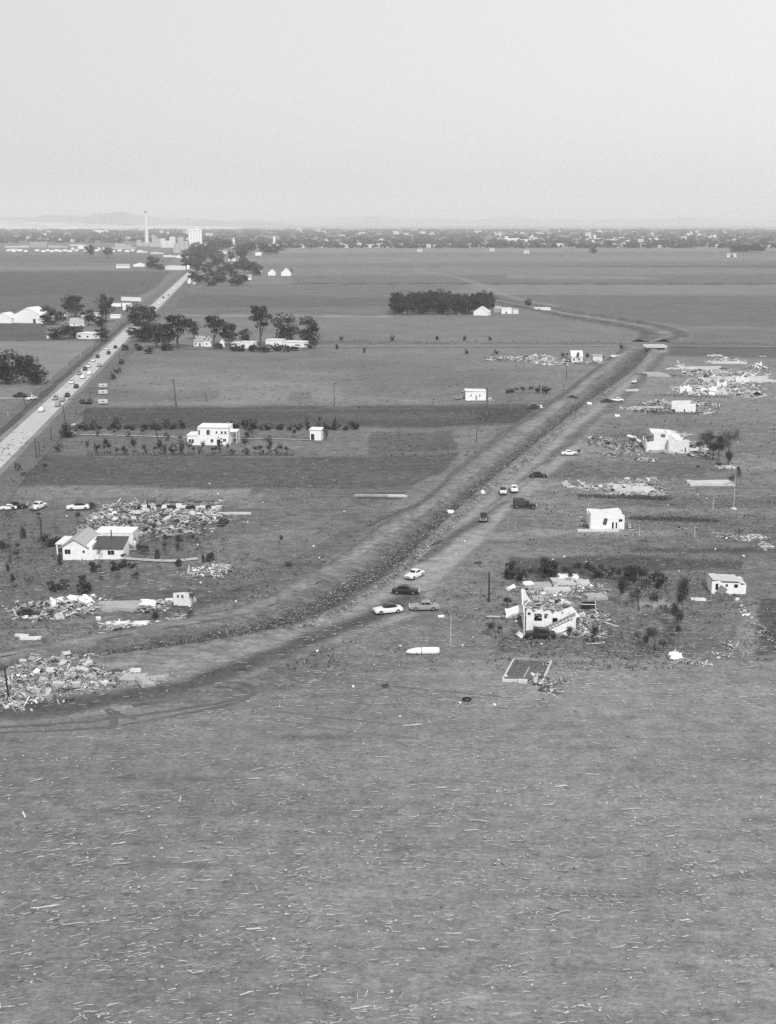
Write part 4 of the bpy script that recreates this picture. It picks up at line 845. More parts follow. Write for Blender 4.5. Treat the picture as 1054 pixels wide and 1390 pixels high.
hgable(382, 374.5, 395, 374.5, 'barn', 12, 4.6, 10.5, 'right and larger of two white gabled barns beyond the settlement', 'barn', WHITE, TINW, 'y')
hgable(349, 373.5, 356, 373.5, 'small_barn', 9, 3, 6.5, 'small white gabled shed at the right end of the settlement', 'shed', WHITE, TINW, 'y')
hflat(224, 366, 245, 366.5, 'long_shed', 14, 5.5, 'long white shed at the roadside before the settlement')
for i, (x0, y0, x1) in enumerate([(181, 362, 197), (158, 364, 176), (246, 353, 257), (240, 350, 246), (258, 353, 264), (310, 354, 320), (322, 353, 328), (334, 380, 341), (297, 347, 302), (328, 344, 334), (347, 347, 355), (302, 344, 308), (255, 385, 259), (262, 386, 266), (254, 366, 257)]):
    hgable(x0, y0, x1, y0, 'cottage', 9, 3.4, 6.5, 'small white house or shed glimpsed in the roadside settlement', 'house', WHITE, ROOFL if i % 2 else TINW, 'x' if i % 3 else 'y', group='houses of the roadside settlement')
# works: tall stack, silos, tanks
def block(name, x0, x1, y, parts, label, cat, mat=None, d=20, group=None):
    a, rz, L = frame_at(x0, y, x1, y); m = MB(); k = L / (x1 - x0); mm = MPP(x0, y)
    for i, (u0, u1, h) in enumerate(parts): m.bx(u0 * k, u1 * k - .01, 0, d + i * .7, 0, h * mm)
    r = empty(name, a, rz, label, cat, group); m.build('wall', mat or BRICKP, r); w_ = MB()
    for (u0, u1, h) in parts:
        q = u0 * k + 3
        while q < u1 * k - 4:
            z = 3
            while z < h * mm - 3: w_.bx(q, q + 2, -.05, -.01, z, z + 2.2); z += 6
            q += 6
    if w_.v: w_.build('window', gmat('dull_glass', .12), r); 
    return r
m = MB(); H = 45 * MPP(200, 333); m.tube([(0, 0, -.5), (0, 0, H * .5), (0, 0, H)], [6.6, 5.2, 4.2], 20)
st = empty('smokestack', G(200, 333), 0, 'tall pale smokestack towering over the factory', 'chimney'); m.build('shaft', PLASTER, st)
m = MB(); m.tube([(0, 0, H * .955), (0, 0, H * 1.01)], 4.7, 20); m.build('rim', CONCG, st)
m = MB(); m.bx(-9, 9, -9, 9, 0, 10); m.build('base', BRICKP, st)
a = G(256, 334); si = empty('grain_silos', a, 0, 'bright white block of grain silos beside the highway trees', 'silo'); mm = MPP(256, 334)
for i in range(5):
    m = MB(); m.tube([((1.9 + i * 3.7) * mm, 6, 0), ((1.9 + i * 3.7) * mm, 6, 21 * mm)], 1.9 * mm, 16); m.build('silo', WHITE, si)
m = MB(); m.bx(0, 18.4 * mm, 2, 14, 21 * mm + .01, 22.4 * mm); m.build('headhouse', WHITE, si)
m = MB(); m.bx(11 * mm, 14 * mm, 5, 10, 22.4 * mm + .01, 25 * mm); m.build('elevator', PLASTER, si)
block('factory_building', 183, 202, 334, [(3, 8, 8), (8, 19, 4)], 'low pale factory building at the foot of the smokestack', 'factory')
block('factory_building', 203, 219, 335, [(0, 4, 6), (4, 10, 14), (10, 16, 10)], 'stepped pale factory block right of the smokestack', 'factory')
block('factory_building', 219, 238, 336, [(0, 5, 12), (5, 12, 9), (12, 19, 14)], 'mottled factory block in the middle of the works', 'factory', PLASTER)
block('factory_building', 236, 256, 343, [(0, 6, 12), (6, 13, 20), (13, 20, 15)], 'taller pale factory block left of the silos', 'factory')
block('factory_building', 41, 64, 336, [(0, 23, 7.5)], 'plain grey warehouse at the left of the works', 'factory', CONCG)
block('factory_building', 7, 40, 336, [(0, 20, 2), (20, 33, 2.6)], 'long low pale wall of sheds at the far left', 'factory', CONC, 12)
block('factory_building', 150, 184, 338, [(0, 34, 2.2)], 'long low pale shed before the smokestack', 'factory', BRICKP, 12)
block('large_building', 127, 147, 316, [(0, 9, 4), (9, 14, 3), (14, 20, 3.4)], 'long pale building inside the distant town left of the stack', 'building', WHITE, 30)
for i, (x, y, rpx, hpx) in enumerate([(110, 338, 4.6, 5), (122, 338, 3.4, 4), (144, 339, 4, 4.4), (135, 339, 2.4, 3), (99, 339, 2.4, 3)]):
    m = MB(); q = MPP(x, y); m.tube([(0, 0, 0), (0, 0, hpx * q * .8)], rpx * q, 20); m.tube([(0, 0, hpx * q * .8), (0, 0, hpx * q)], [rpx * q, .5], 20)
    tag(m.build('storage_tank', WHITE if i % 2 == 0 else PLASTER, loc=G(x, y)), ['widest white storage tank, second from the left', 'low grey tank between two white ones', 'white storage tank, rightmost wide one', 'small pale tank beside the rightmost', 'small tank at the left end of the tank row'][i], 'tank', 'storage tanks in front of the factory')
for i, x in enumerate([9, 16, 24, 33, 48, 56, 63, 68, 74, 80, 86, 92, 102, 114, 128, 152, 160, 170, 178, 188]):
    block('low_house', x, x + 4 + i % 3, 341 + (i % 2), [(0, 4 + i % 3, 2.4)], 'tiny pale hut in the yard in front of the factory', 'hut', WHITE, 8, 'huts of the factory yard')
m = block('church', 313, 322, 337, [(0, 9, 5)], 'pale church with a steeple over the settlement trees', 'church', PLASTER, 12); q = MPP(316, 337)
s = MB(); s.bx(3 * q, 6 * q, -.5, 6, 0, 10 * q); s.tube([(4.5 * q, 3, 10 * q), (4.5 * q, 3, 15 * q)], [2 * q, .2], 4); s.build('steeple', PLASTER, m)
m = block('church', 370, 380, 334, [(0, 10, 4)], 'white church with a slim tower at the town edge', 'church', WHITE, 12); q = MPP(372, 334)
s = MB(); s.bx(1.2 * q, 4 * q, -.5, 6, 0, 9.5 * q); s.tube([(2.6 * q, 3, 9.5 * q), (2.6 * q, 3, 14 * q)], [1.8 * q, .2], 6); s.build('steeple', WHITE, m)
m = block('hospital', 676, 722, 328, [(0, 10, 4), (10, 14, 7), (14, 24, 4.6), (24, 46, 3)], 'wide white institutional building with a small tower in the town', 'building', WHITE, 25)
m = block('school', 806, 838, 327, [(0, 3, 8), (3, 14, 3.4), (14, 32, 2.4)], 'pale building with a slim white tower at the far right', 'building', WHITE, 25)
block('school', 734, 765, 334, [(0, 31, 3.4)], 'long flat white building at the town edge', 'building', WHITE, 20)
block('school', 545, 555, 319, [(0, 10, 3)], 'pale building deep in the middle of the town', 'building', CONC, 30); block('school', 402, 411, 315, [(0, 9, 5)], 'pale tall building rising deep in the town', 'building', CONC, 30)
a = G(970, 330); wt = empty('water_tower', a, 0, 'white water tower above the roofs at the far right', 'water tower'); q = MPP(970, 330)
m = MB()
for sx, sy in ((-1, -1), (1, -1), (1, 1), (-1, 1)): m.tube([(sx * 5, sy * 5, 0), (sx * 3.5, sy * 3.5, 8 * q)], .5, 5)
m.build('leg', WHITE, wt); m = MB(); m.tube([(0, 0, 7 * q), (0, 0, 8 * q), (0, 0, 9.5 * q), (0, 0, 11 * q)], [1.5, 5.6, 5.6, .5], 14); m.build('tank', WHITE, wt)
# town houses
def townhouse():
    m = MB(); m.xprism([(0, 0), (8, 0), (8, 4.2), (4, 7.2), (0, 4.2)], -6, 6, 0); m.xprism([(-.5, 4.0), (4, 7.35), (8.5, 4.0), (8.5, 4.3), (4, 7.7), (-.5, 4.3)], -6.4, 6.4, 1); m.bx(-3, -1, -.05, -.01, 1, 2.6, 2); m.bx(1, 2.4, -.05, -.01, .1, 2.4, 2)
    o = m.build('town_house', [WHITE, ROOFL, DARKP]); return tag(o, None, 'house')
def townhouse2():
    m = MB(); m.yprism([(-5, 0), (5, 0), (5, 4.6), (0, 8.4), (-5, 4.6)], 0, 11, 0); m.yprism([(-5.5, 4.4), (0, 8.6), (5.5, 4.4), (5.5, 4.7), (0, 9), (-5.5, 4.7)], -.4, 11.4, 1); m.bx(-2.6, -1, -.05, -.01, 1, 2.6, 2); m.bx(1, 2.4, -.05, -.01, .1, 2.4, 2)
    o = m.build('town_house', [PLASTER, ROOFL, DARKP]); return tag(o, None, 'house')
TH = [Proto(townhouse), Proto(townhouse2)]
rr = random.Random(5)
xs = [365, 372, 380, 386, 397, 403, 409, 412, 419, 424, 440, 446, 463, 466, 470, 477, 490, 492, 508, 511, 518, 523, 529, 535, 543, 544, 560, 572, 581, 589, 607, 616, 630, 653, 700, 708, 716, 690, 797, 800, 812, 833, 840, 848, 868, 874, 898, 918, 926, 960, 963, 975, 984, 990, 1035, 1042, 1046, 350, 358, 392, 432, 455, 484, 500, 550, 596, 640, 664]
for x in xs:
    k = rr.random(); s = rr.uniform(.8, 1.35)
    TH[int(k > .5)].put(G(x + rr.uniform(-1.5, 1.5), rr.uniform(334.2, 336.5)), rr.uniform(-.5, .5), (s, s, s * rr.uniform(.8, 1.2)), 'small white house along the near edge of the distant town', 'house', 'houses at the near edge of the town')
for i in range(90):
    x = (xq + rr.gauss(0, 22)) if i % 5 else rr.uniform(10, 1046); y = rr.uniform(316, 331)
    if i % 5 == 0: xq = x
    if 195 < x < 205: continue
    s = rr.uniform(.9, 1.5) * (1.4 if y < 322 else 1)
    TH[int(rr.random() > .5)].put(G(x, y), rr.uniform(-.5, .5), (s * rr.uniform(.8, 1.6), s, s * 1.25), 'pale roof or gable showing through the trees of the distant town', 'house', 'roofs among the trees of the town')
for x, y in [(570, 342), (668, 341), (991, 349), (996, 349), (715, 344)]: TH[0].put(G(x, y), 0, (1, 1, 1), 'tiny white shed alone in the far fields', 'shed', 'sheds alone in the far fields')
# bridge over the canal
a, rz, L = frame_at(876, 474, 903, 474); r = empty('canal_bridge', a, rz, 'pale concrete bridge over the canal at the cross road', 'bridge')
m = MB(); m.bx(0, L, -3.5, 3.5, 1.1, 1.5); m.build('deck', CONC, r)
for y in (-3.6, 3.35):
    m = MB(); m.bx(-.6, L + .6, y, y + .25, 1.51, 2.6)
    m.build('parapet', CONC, r)
for x in (.2, L - .8):
    m = MB(); m.bx(x, x + .6, -3.3, 3.3, -.3, 1.09); m.build('abutment', CONCG, r)
m = MB(); m.bx(.9, L - .9, 3.0, 3.2, -.3, 1.05); m.build('culvert_shadow', HOLE, r).name = 'culvert_shade_sheet'  # dark sheet standing in for the shade under the deck

r, _ = hflat(421, 597.5, 436, 598, 'garden_shed', 3.5, 3.6, 'small white shed with a broken dark front at the end of the track', wins=[('d', .1, .3, 2.2)])

for i, (x0, x1, y, hp, mt) in enumerate([(66, 92, 336, 2.6, BRICKP), (12, 30, 340, 2.2, PLASTER), (95, 118, 334, 2.2, CONC), (156, 178, 335, 4, BRICKP), (205, 222, 345, 3, CONC), (222, 240, 349, 2.6, PLASTER), (186, 200, 343, 2.4, PLASTER), (278, 290, 333, 4, CONC), (340, 352, 336, 3, PLASTER)]):
    block('factory_shed', x0, x1, y, [(0, (x1 - x0) * .6, hp), ((x1 - x0) * .6, x1 - x0, hp * .7)], 'low dull shed of the factory yards before the town', 'shed', mt, 12, 'sheds of the factory yards')
# ---------------------------------------------------------------- wrecked houses and rubble
RUBW = gmat('white_fragments', .7, .1, 2, .8, island=.2)
RUBM = [gmat('rubble_plaster', .42, .25, 2, .9, island=.4), gmat('rubble_lumber', .24, .3, 2, .9, island=.5), gmat('rubble_dark', .04, .4, 2, .9, island=.5), gmat('rubble_earth', .2, .25, 2, .95, island=.3), RUBW]
def rubble(label, spots, n, wts=(5, 4, 2.2, 1.5), size=1.0, seed=0):
    rr = random.Random(seed or len(label)); mb = MB()
    area = sum(s[2] * s[3] for s in spots)
    for (x, y, rx, ry, h) in spots:
        a, b = G(x - rx, y), G(x + rx, y); c, d = G(x, y + ry), G(x, y - ry)
        hx, hy = (b - a).length / 2 * 1.1, (d - c).length / 2 * 1.1; cc = G(x, y)
        for i in range(int(1.9 * n * (rx * ry) / area)):
            t = rr.random() ** .62 * (1 if rr.random() < .8 else rr.uniform(1, 1.7)); an = rr.random() * 6.28; px, py = math.cos(an) * t * hx, math.sin(an) * t * hy
            k = rr.choices((0, 1, 2, 3, 4), (*wts, wts[0] * .22))[0]; top = .75 * h * max(.03, 1 - t * t) * (.4 + .6 * abs(math.sin(px * .9 + seed) * math.cos(py * .7)))
            typ = rr.random()
            if typ < .6: sz = (rr.uniform(.8, 3.6), rr.uniform(.08, .22), rr.uniform(.04, .12))
            elif typ < .82: sz = (rr.uniform(.5, 2.2), rr.uniform(.4, 1.5), rr.uniform(.03, .12))
            else: sz = (rr.uniform(.2, .8), rr.uniform(.2, .7), rr.uniform(.15, .5))
            f_ = size * (1.8 if rr.random() < .05 else rr.uniform(.35, .9)); sz = tuple(q * f_ for q in sz)
            mb.box((cc.x + px, cc.y + py, .12 + top * rr.uniform(.3, 1)), sz, rr.uniform(0, 3.14), rr.gauss(0, .28), rr.gauss(0, .3), k)
    return tag(mb.build('rubble', RUBM), label, 'rubble', kind='stuff')
def piece(name, x, y, sz, rz, label, cat, mat=WOODP, ry=0.0, rx=0.0, z=None, group=None, jag=True):
    """a torn sheet or slab: irregular outline with thickness"""
    rr = random.Random(int(x * 7 + y * 13)); L_, W_, t = sz; n = 9; pl = []
    for (ax, ay), (bx_, by_) in (((-1, -1), (1, -1)), ((1, -1), (1, 1)), ((1, 1), (-1, 1)), ((-1, 1), (-1, -1))):
        for t in (0, rr.uniform(.2, .4), rr.uniform(.45, .6), rr.uniform(.7, .9)):
            q = rr.choice((1, 1, .97, .8, .62)) if t else rr.choice((1, 1, .75))
            pl.append(((ax + (bx_ - ax) * t) * L_ / 2 * (q if ay == by_ and t == 0 or ax == bx_ else 1), (ay + (by_ - ay) * t) * W_ / 2 * (q if ay == by_ else 1)))
    if not jag: pl = [(-L_ / 2, -W_ / 2), (L_ / 2, -W_ / 2), (L_ / 2, W_ / 2), (-L_ / 2, W_ / 2)]
    mb = MB(); mb.prism(pl, -t / 2, t / 2); o = mb.build(name, mat)
    lift = abs(math.sin(rx)) * W_ * .36 + abs(math.sin(ry)) * L_ * .36 + .12
    o.location = G(x, y) + Vector((0, 0, lift if z is None else z)); o.rotation_euler = (rx, ry, rz)
    return tag(o, label, cat, group)
# --- the collapsed house right of centre
a, rz, LL = frame_at(714, 856, 784, 858, R(-3)); k = LL / 70.0
r = empty('collapsed_house', a, rz, 'big collapsed white house with its roof gone and rafters sloping to the right', 'house')
m = MB(); ruin_wall(m, 68 * k, [(0, 3.9), (3 * k, 4.3), (7 * k, 4.2), (9 * k, 3.4), (13 * k, 3.9), (22 * k, 4.4), (24 * k, 3.8), (31 * k, 4.1), (36 * k, 3.3), (41 * k, 4.0), (46 * k, 3.0), (50 * k, 3.4), (55 * k, 4.4), (57 * k, 3.2), (61 * k, 4.4), (64 * k, 3.9), (68 * k, 4.3)], [(11 * k, 1.9, 21.5 * k, 3.4), (24.5 * k, 2.4, 30 * k, 3.4), (2 * k, 3.0, 6 * k, 3.6), (60 * k, 2.7, 65 * k, 3.4), (36 * k, .3, 43 * k, 2.6), (47 * k, .4, 53 * k, 2.2)])
ruin_wall(m, 11, [(0, 3.9), (2, 2.6), (3, 3.8), (6, 3.1), (8, 4.3), (11, 4.6)], [(1.4, .6, 2.6, 2.2)], org=(-.2, .21), ang=R(90)); ruin_wall(m, 10, [(0, 3.6), (3, 2.2), (6, 1.2), (10, .6)], org=(68 * k - .05, .21), ang=R(90))
ruin_wall(m, 14 * k, [(0, 4.8), (5 * k, 4.4), (7 * k, 3.4), (14 * k, 2.2)], org=(-.2, 11.4)); ruin_wall(m, 18 * k, [(0, 1.2), (6 * k, 3.6), (9 * k, 2.2), (18 * k, 3.2)], org=(48 * k, 8.4)); ruin_wall(m, 5, [(0, 4.2), (2, 2.4), (5, 3.0)], org=(52 * k, .3), ang=R(90)); ruin_wall(m, 7, [(0, 2.8), (4, 2.2), (7, 2.9)], [(2, .2, 3, 2)], org=(30 * k, .3), ang=R(90)); m.build('wall', CREAM, r)
m = MB(); m.bx(0, 67 * k, .25, 11, .02, .35); m.build('floor', HOLE, r)
m = MB(); rr = random.Random(3)
for i in range(340):
    q = rr.random(); m.box((rr.uniform(.5, 66 * k), rr.uniform(1.6, 11), rr.uniform(2.3, 3.1) - abs(rr.gauss(0, .3))), (rr.uniform(.6, 3), rr.uniform(.1, .9), .07), rr.uniform(0, 3), rr.gauss(0, .15), rr.gauss(0, .15), rr.choices((0, 1, 2), (3, 4, 2))[0])
m.build('ceiling_wreck', RUBM, r)
m = MB()
for i in range(12): m.box((2 + i * .28, 10.5, 3.1), (.12, 2.6, .12), 0, 0, .1)
m.build('ceiling_joists', WOODP, r)
m = MB()
for i in range(2): m.box((42 * k, -.9 - i * .9, 2.2), (7.4, .16, .22), 0, R(-28), 0)
for i in range(11):
    t = (i - 5) / 5.4; m.box((42 * k + t * 3.25, -1.35, 2.2 + t * 1.72 + .1), (.14, 1.2, .1), 0, R(-28), 0)
m.build('fallen_rafters', WOODG, r)
m = MB(); m.box((53 * k, .9, 3.1), (3.2, 2.4, .1), R(10), R(-22), R(20)); m.box((61 * k, 1, 3.2), (2.4, 2.6, .1), R(30), R(-10), R(30)); m.box((47 * k, -.6, 1.2), (4.4, 2.4, .1), R(5), R(-26), R(42)); m.build('fallen_ceiling_panel', PLASTER, r)
rubble('pale rubble spilling from the right end of the collapsed house', [(795, 846, 12, 12, 1.6), (806, 858, 13, 9, 1), (815, 838, 12, 8, .6), (772, 862, 26, 3, .5), (700, 838, 6, 3, .6)], 620, seed=11, size=.8)
rubble('litter on the ground behind the collapsed house', [(760, 812, 34, 5, .4), (735, 800, 22, 5, .3), (800, 800, 26, 8, .4), (712, 800, 12, 5, .5), (768, 798, 26, 7, .5)], 420, (6, 3, 1, 1), seed=12, size=.7)
for x, y, sz, q, lb, mt in [(767, 792, (5.6, 4.6, .25), .05, 'bright white slab of fallen roof, largest behind the collapsed house', CONC), (732, 798, (5.4, 4.6, .2), .1, 'pale floor slab left of the bright white one', CONCG), (790, 793, (3.2, 4.2, .22), -.1, 'pale slab right of the bright white one', CONC),
                              (757, 803, (6, 2.4, .2), .15, 'long pale slab strip in front of the bright white slab', CONC), (806, 812, (5, 3.6, .12), .2, 'pale swept yard slab right of the collapsed house', CONCG)]:
    piece('concrete_slab', x, y, sz, q, lb, 'slab', mt, z=.25, group='slabs behind the collapsed house')
piece('fallen_cladding', 772, 788, (4.5, 2.2, .15), .1, 'tilted white panel propped on the bright slab', 'panel', WHITE, rx=R(28))
piece('fallen_cladding', 718, 797, (2.4, 1.6, .1), .3, 'white crumpled panel left of the slabs', 'panel', WHITE, rx=R(35)); piece('fallen_cladding', 694, 800, (2.2, .9, .1), .9, 'small tilted white door panel near the tall broken pole', 'panel', WHITE, rx=R(40))
piece('fallen_cladding', 697, 837, (3.6, 2.6, .12), .1, 'pale wall panel fallen at the left corner of the collapsed house', 'panel', PLASTER, ry=R(-12), rx=R(25)); piece('fallen_board', 706, 864, (1.8, .7, .08), 1.9, 'short white board at the foot of the broken tree by the dark car', 'board', WHITE, rx=R(50))
a = G(790, 827); cr = empty('open_crate', a, R(-5), 'dark open box body lying right behind the collapsed house', 'crate')
m = MB(); m.bx(0, 2.6, 0, .1, 0, 1.1); m.bx(0, 2.6, 1.5, 1.6, 0, 1.1); m.bx(0, .1, .11, 1.49, 0, 1.1); m.bx(2.5, 2.6, .11, 1.49, 0, 1.3); m.bx(.11, 2.49, .11, 1.49, 0, .1); m.build('sides', CARD, cr)
m = MB(); m.bx(-.05, 2.65, -.06, -.005, 1.0, 1.12); m.bx(2.61, 2.7, 0, 1.6, 0, 1.35); m.build('edge_trim', TRIM, cr)
# foundation outline in the field
fd = empty('house_foundation', G(715, 910), 0, 'bare rectangular house foundation left open in the field', 'foundation'); o0 = G(715, 910)
def curb(name, x0, y0, x1, y1, wd, hh, mat=CONC):
    a, b = G(x0, y0), G(x1, y1); d = b - a; m = MB(); c = (a + b) / 2 - o0; m.box((c.x, c.y, hh / 2), (d.length, wd, hh), math.atan2(d.y, d.x)); m.build(name, mat, fd)
curb('foundation_wall', 683, 923, 698, 896, .28, .35); curb('foundation_wall', 699, 895, 748, 898, .2, .4, WOODG); curb('foundation_wall', 749, 899, 736, 928, .3, .4); curb('foundation_wall', 682, 925, 704, 925.5, .5, .4)
curb('doorstep', 704, 926, 716, 927, .9, .5); curb('inner_wall', 720, 905, 711, 921, .25, .2, CONCG)
sheet('foundation_floor', [(684, 923), (699, 897), (747, 899), (735, 926)], S(.13, **dict(MIDR, fs=3)), .16).name = 'bare_earth'
rubble('scatter of boards at the front corner of the foundation', [(742, 928, 12, 5, .6), (728, 921, 5, 8, .4), (763, 925, 10, 3, .3), (742, 902, 7, 4, .4)], 130, seed=14, size=.6)
rubble('dark branches and planks below the foundation', [(747, 936, 7, 5, .5), (755, 940, 8, 4, .2)], 60, (1, 3, 5, 2), seed=15, size=.7)
m = MB(); m.box((0, 0, 1.1), (.18, .18, 2.2), 0, R(3)); m.box((0, 0, 1.8), (1.3, .12, .14), .2, R(8)); m.box((-.3, .1, .6), (.5, .3, 1.1)); tag(m.build('broken_post', POSTP, loc=G(729, 929)), 'pale broken upright post standing inside the foundation', 'post')
# white pointed tank lying in the field
tk = empty('fallen_tank', G(574, 888), R(3), 'white pointed tank lying on its side in the field', 'tank'); m = MB(); L_ = 5.9
m.tube([(-L_ / 2, 0, .5), (-L_ * .47, 0, .5), (-L_ * .4, 0, .55), (-L_ * .22, 0, .62), (0, 0, .64), (L_ * .4, 0, .64), (L_ * .5, 0, .64)], [.05, .24, .42, .6, .64, .64, .6], 18); m.build('shell', WHITE, tk, smooth=True)
m = MB(); m.tube([(-.25, 0, .64), (-.15, 0, .64)], .67, 18); m.build('strap', WOODD, tk); m = MB(); m.tube([(L_ * .5 + .01, 0, .64), (L_ * .5 + .05, 0, .64)], .58, 18); m.build('end_plate', CONCG, tk)
# tyre lying flat
def torus(mb, c, R_, r_, n=22, k=8):
    vs = []
    for i in range(n):
        for j in range(k):
            a, b = 2 * math.pi * i / n, 2 * math.pi * j / k; vs.append((c[0] + (R_ + r_ * math.cos(b)) * math.cos(a), c[1] + (R_ + r_ * math.cos(b)) * math.sin(a), c[2] + r_ * math.sin(b)))
    mb.add(vs, [(i * k + j, ((i + 1) % n) * k + j, ((i + 1) % n) * k + (j + 1) % k, i * k + (j + 1) % k) for i in range(n) for j in range(k)])
m = MB(); torus(m, (0, 0, .2), .62, .17); tag(m.build('car_tyre_ring', TYRE, loc=G(634, 951), smooth=True), 'dark tyre lying flat alone in the ploughed field', 'tyre')
m = MB(); m.box((0, 0, .25), (.9, .6, .5), .3, .1); m.box((.3, .1, .5), (.5, .3, .25), .5); tag(m.build('wrecked_crate', WOODD, loc=G(523, 933)), 'small dark box in the field below the white tank', 'box')
m = MB(); m.box((0, 0, .3), (1.2, .5, .35), .2); tag(m.build('wrecked_crate', WHITE, loc=G(599, 838.5)), 'white oblong box on the ground by the parked grey sedan', 'box')
# --- ruined stucco house, upper right
a, rz, LL = frame_at(878, 613, 956, 628, R(-5)); k = MPP(878, 620); r = empty('ruined_stucco_house', a, rz, 'ruined white stucco house with a square upper window', 'house')
m = MB(); ruin_wall(m, 30 * k, [(0, 3.2), (9 * k, 3.6), (9.2 * k, 7.0), (18 * k, 6.8), (26 * k, 6.4), (30 * k, 4.6)], [(18 * k, 4.8, 24.5 * k, 6.1)]); ruin_wall(m, 10, [(0, 3.2), (4, 3.8), (7, 2.6), (10, 3.6)], [(2, 1.2, 3.4, 2.6)], org=(-.05, .21), ang=R(90)); m.build('wall', CREAM, r)
m = MB(); ruin_wall(m, 28 * k, [(0, 4.6), (6 * k, 4.9), (14 * k, 4.4), (22 * k, 4.7), (28 * k, 4.5)], [(22 * k, .4, 24 * k, 2.0)], org=(28 * k, -2.6)); ruin_wall(m, 8, [(0, 4.5), (4, 3.8), (8, 5.2)], org=(28.1 * k, -2.3), ang=R(90)); ruin_wall(m, 22 * k, [(0, 2.0), (7 * k, 1.6), (12 * k, 2.3), (20 * k, 1.8), (20.3 * k, 2.9), (22 * k, 2.9)], org=(57 * k, -1.8)); m.build('front_wall', PLASTER, r)
m = MB(); ruin_wall(m, 42 * k, [(0, 5.8), (8 * k, 6.4), (14 * k, 5.0), (22 * k, 6.0), (30 * k, 5.6), (36 * k, 4.4), (42 * k, 3.0)], [(12 * k, 3.2, 17 * k, 4.6)], org=(12 * k, 9)); m.build('rear_wall', CREAM, r)
m = MB(); m.bx(.3, 50 * k, .3, 9, .02, .5); m.build('floor', HOLE, r)
m = MB(); m.box((38 * k, 3, 5.0), (6, 4, .15), .2, R(25), R(15)); m.box((20 * k, 4, 6.2), (7, 5, .12), .05, R(4), R(8)); m.box((48 * k, 1, 3.6), (5, 4, .12), -.2, R(22)); m.build('fallen_roof_panel', PLASTER, r)
rubble('pale rubble filling and fringing the ruined stucco house', [(905, 592, 20, 5, 4.6), (935, 606, 16, 6, 3.5), (945, 616, 14, 4, 1.5), (880, 624, 14, 3, .6), (908, 614, 14, 3, 2.2)], 560, (7, 3, 1.2, 1), seed=21, size=1.0)
rubble('broken boards strewn left of the ruined stucco house', [(862, 605, 14, 6, 1.4), (840, 607, 14, 5, .8), (866, 612, 12, 2, 1), (815, 600, 22, 6, .3), (836, 617, 30, 2, .3)], 330, (4, 4, 2, 1), seed=22)
piece('fallen_roof_panel', 861, 600, (6, 3, .2), .9, 'pale roof sheet leaning left of the ruined stucco house', 'panel', PLASTER, ry=R(28))
piece('low_slab', 985, 635, (5.5, 3, .5), .1, 'pale block at the foot of the large stripped tree', 'slab', CONC); piece('earth_mound', 964, 657, (13, 6, .7), 0, 'low pale mound in the garden under the stripped trees', 'mound', CONC, z=.3)
# --- flat white rubble slab house
rubble('flat white heap of plaster rubble along the garden hedge', [(858, 662, 36, 8, 1.0), (880, 656, 16, 5, 2.4), (845, 665, 22, 6, .5), (790, 662, 20, 4, .3), (868, 672, 30, 2, .3)], 900, (9, 3, 1.0, 1), seed=23)
piece('concrete_slab', 855, 664, (13, 9, .3), 0, 'white floor slab under the flat plaster rubble', 'slab', CONC, z=.3)
# --- roofless white box house
a, rz, LL = frame_at(802, 719, 848, 719.5, 0); k = LL / 46; r = empty('roofless_house', a, rz, 'roofless white box house with a leaning dark doorway on its front', 'house')
m = MB(); ruin_wall(m, 46 * k, [(0, 3.6), (20 * k, 3.8), (32 * k, 3.4), (38 * k, 3.7), (46 * k, 3.5)], [(18 * k, 1.4, 21 * k, 2.9), (29 * k, .2, 31.5 * k, 1.9), (34 * k, .3, 36 * k, 1.9), (38 * k, 2, 43 * k, 2.7)])
for o_, an, l_ in (((0, .21), 90, 6), ((46 * k, .21), 90, 6)): ruin_wall(m, l_, [(0, 3.6), (3, 3.2), (6, 3.8)], org=o_, ang=R(an))
ruin_wall(m, 44 * k, [(0, 4.0), (20 * k, 3.7), (44 * k, 4.1)], org=(0, 6.2)); m.build('wall', CREAM, r)
m = MB(); m.bx(.1, 45 * k, .3, 6, .02, .2); m.build('floor', HOLE, r); m = MB(); m.box((23 * k, 3.2, 3.5), (44 * k, 5.6, .15), 0, 0, R(2)); m.build('ceiling', PLASTER, r)
m = MB(); m.bx(-3.5, 36 * k, -2.4, -.1, 0, .25); m.build('doorstep', CONC, r); m = MB(); m.box((19.5 * k, -.1, 2.1), (.9, .12, 1.6), 0, .25); m.build('shutter', WOODD, r)
rubble('dark scraps at both ends of the roofless house', [(796, 715, 8, 3, .6), (853, 714, 6, 5, .8)], 110, (3, 3, 5, 1), seed=24, size=.7)
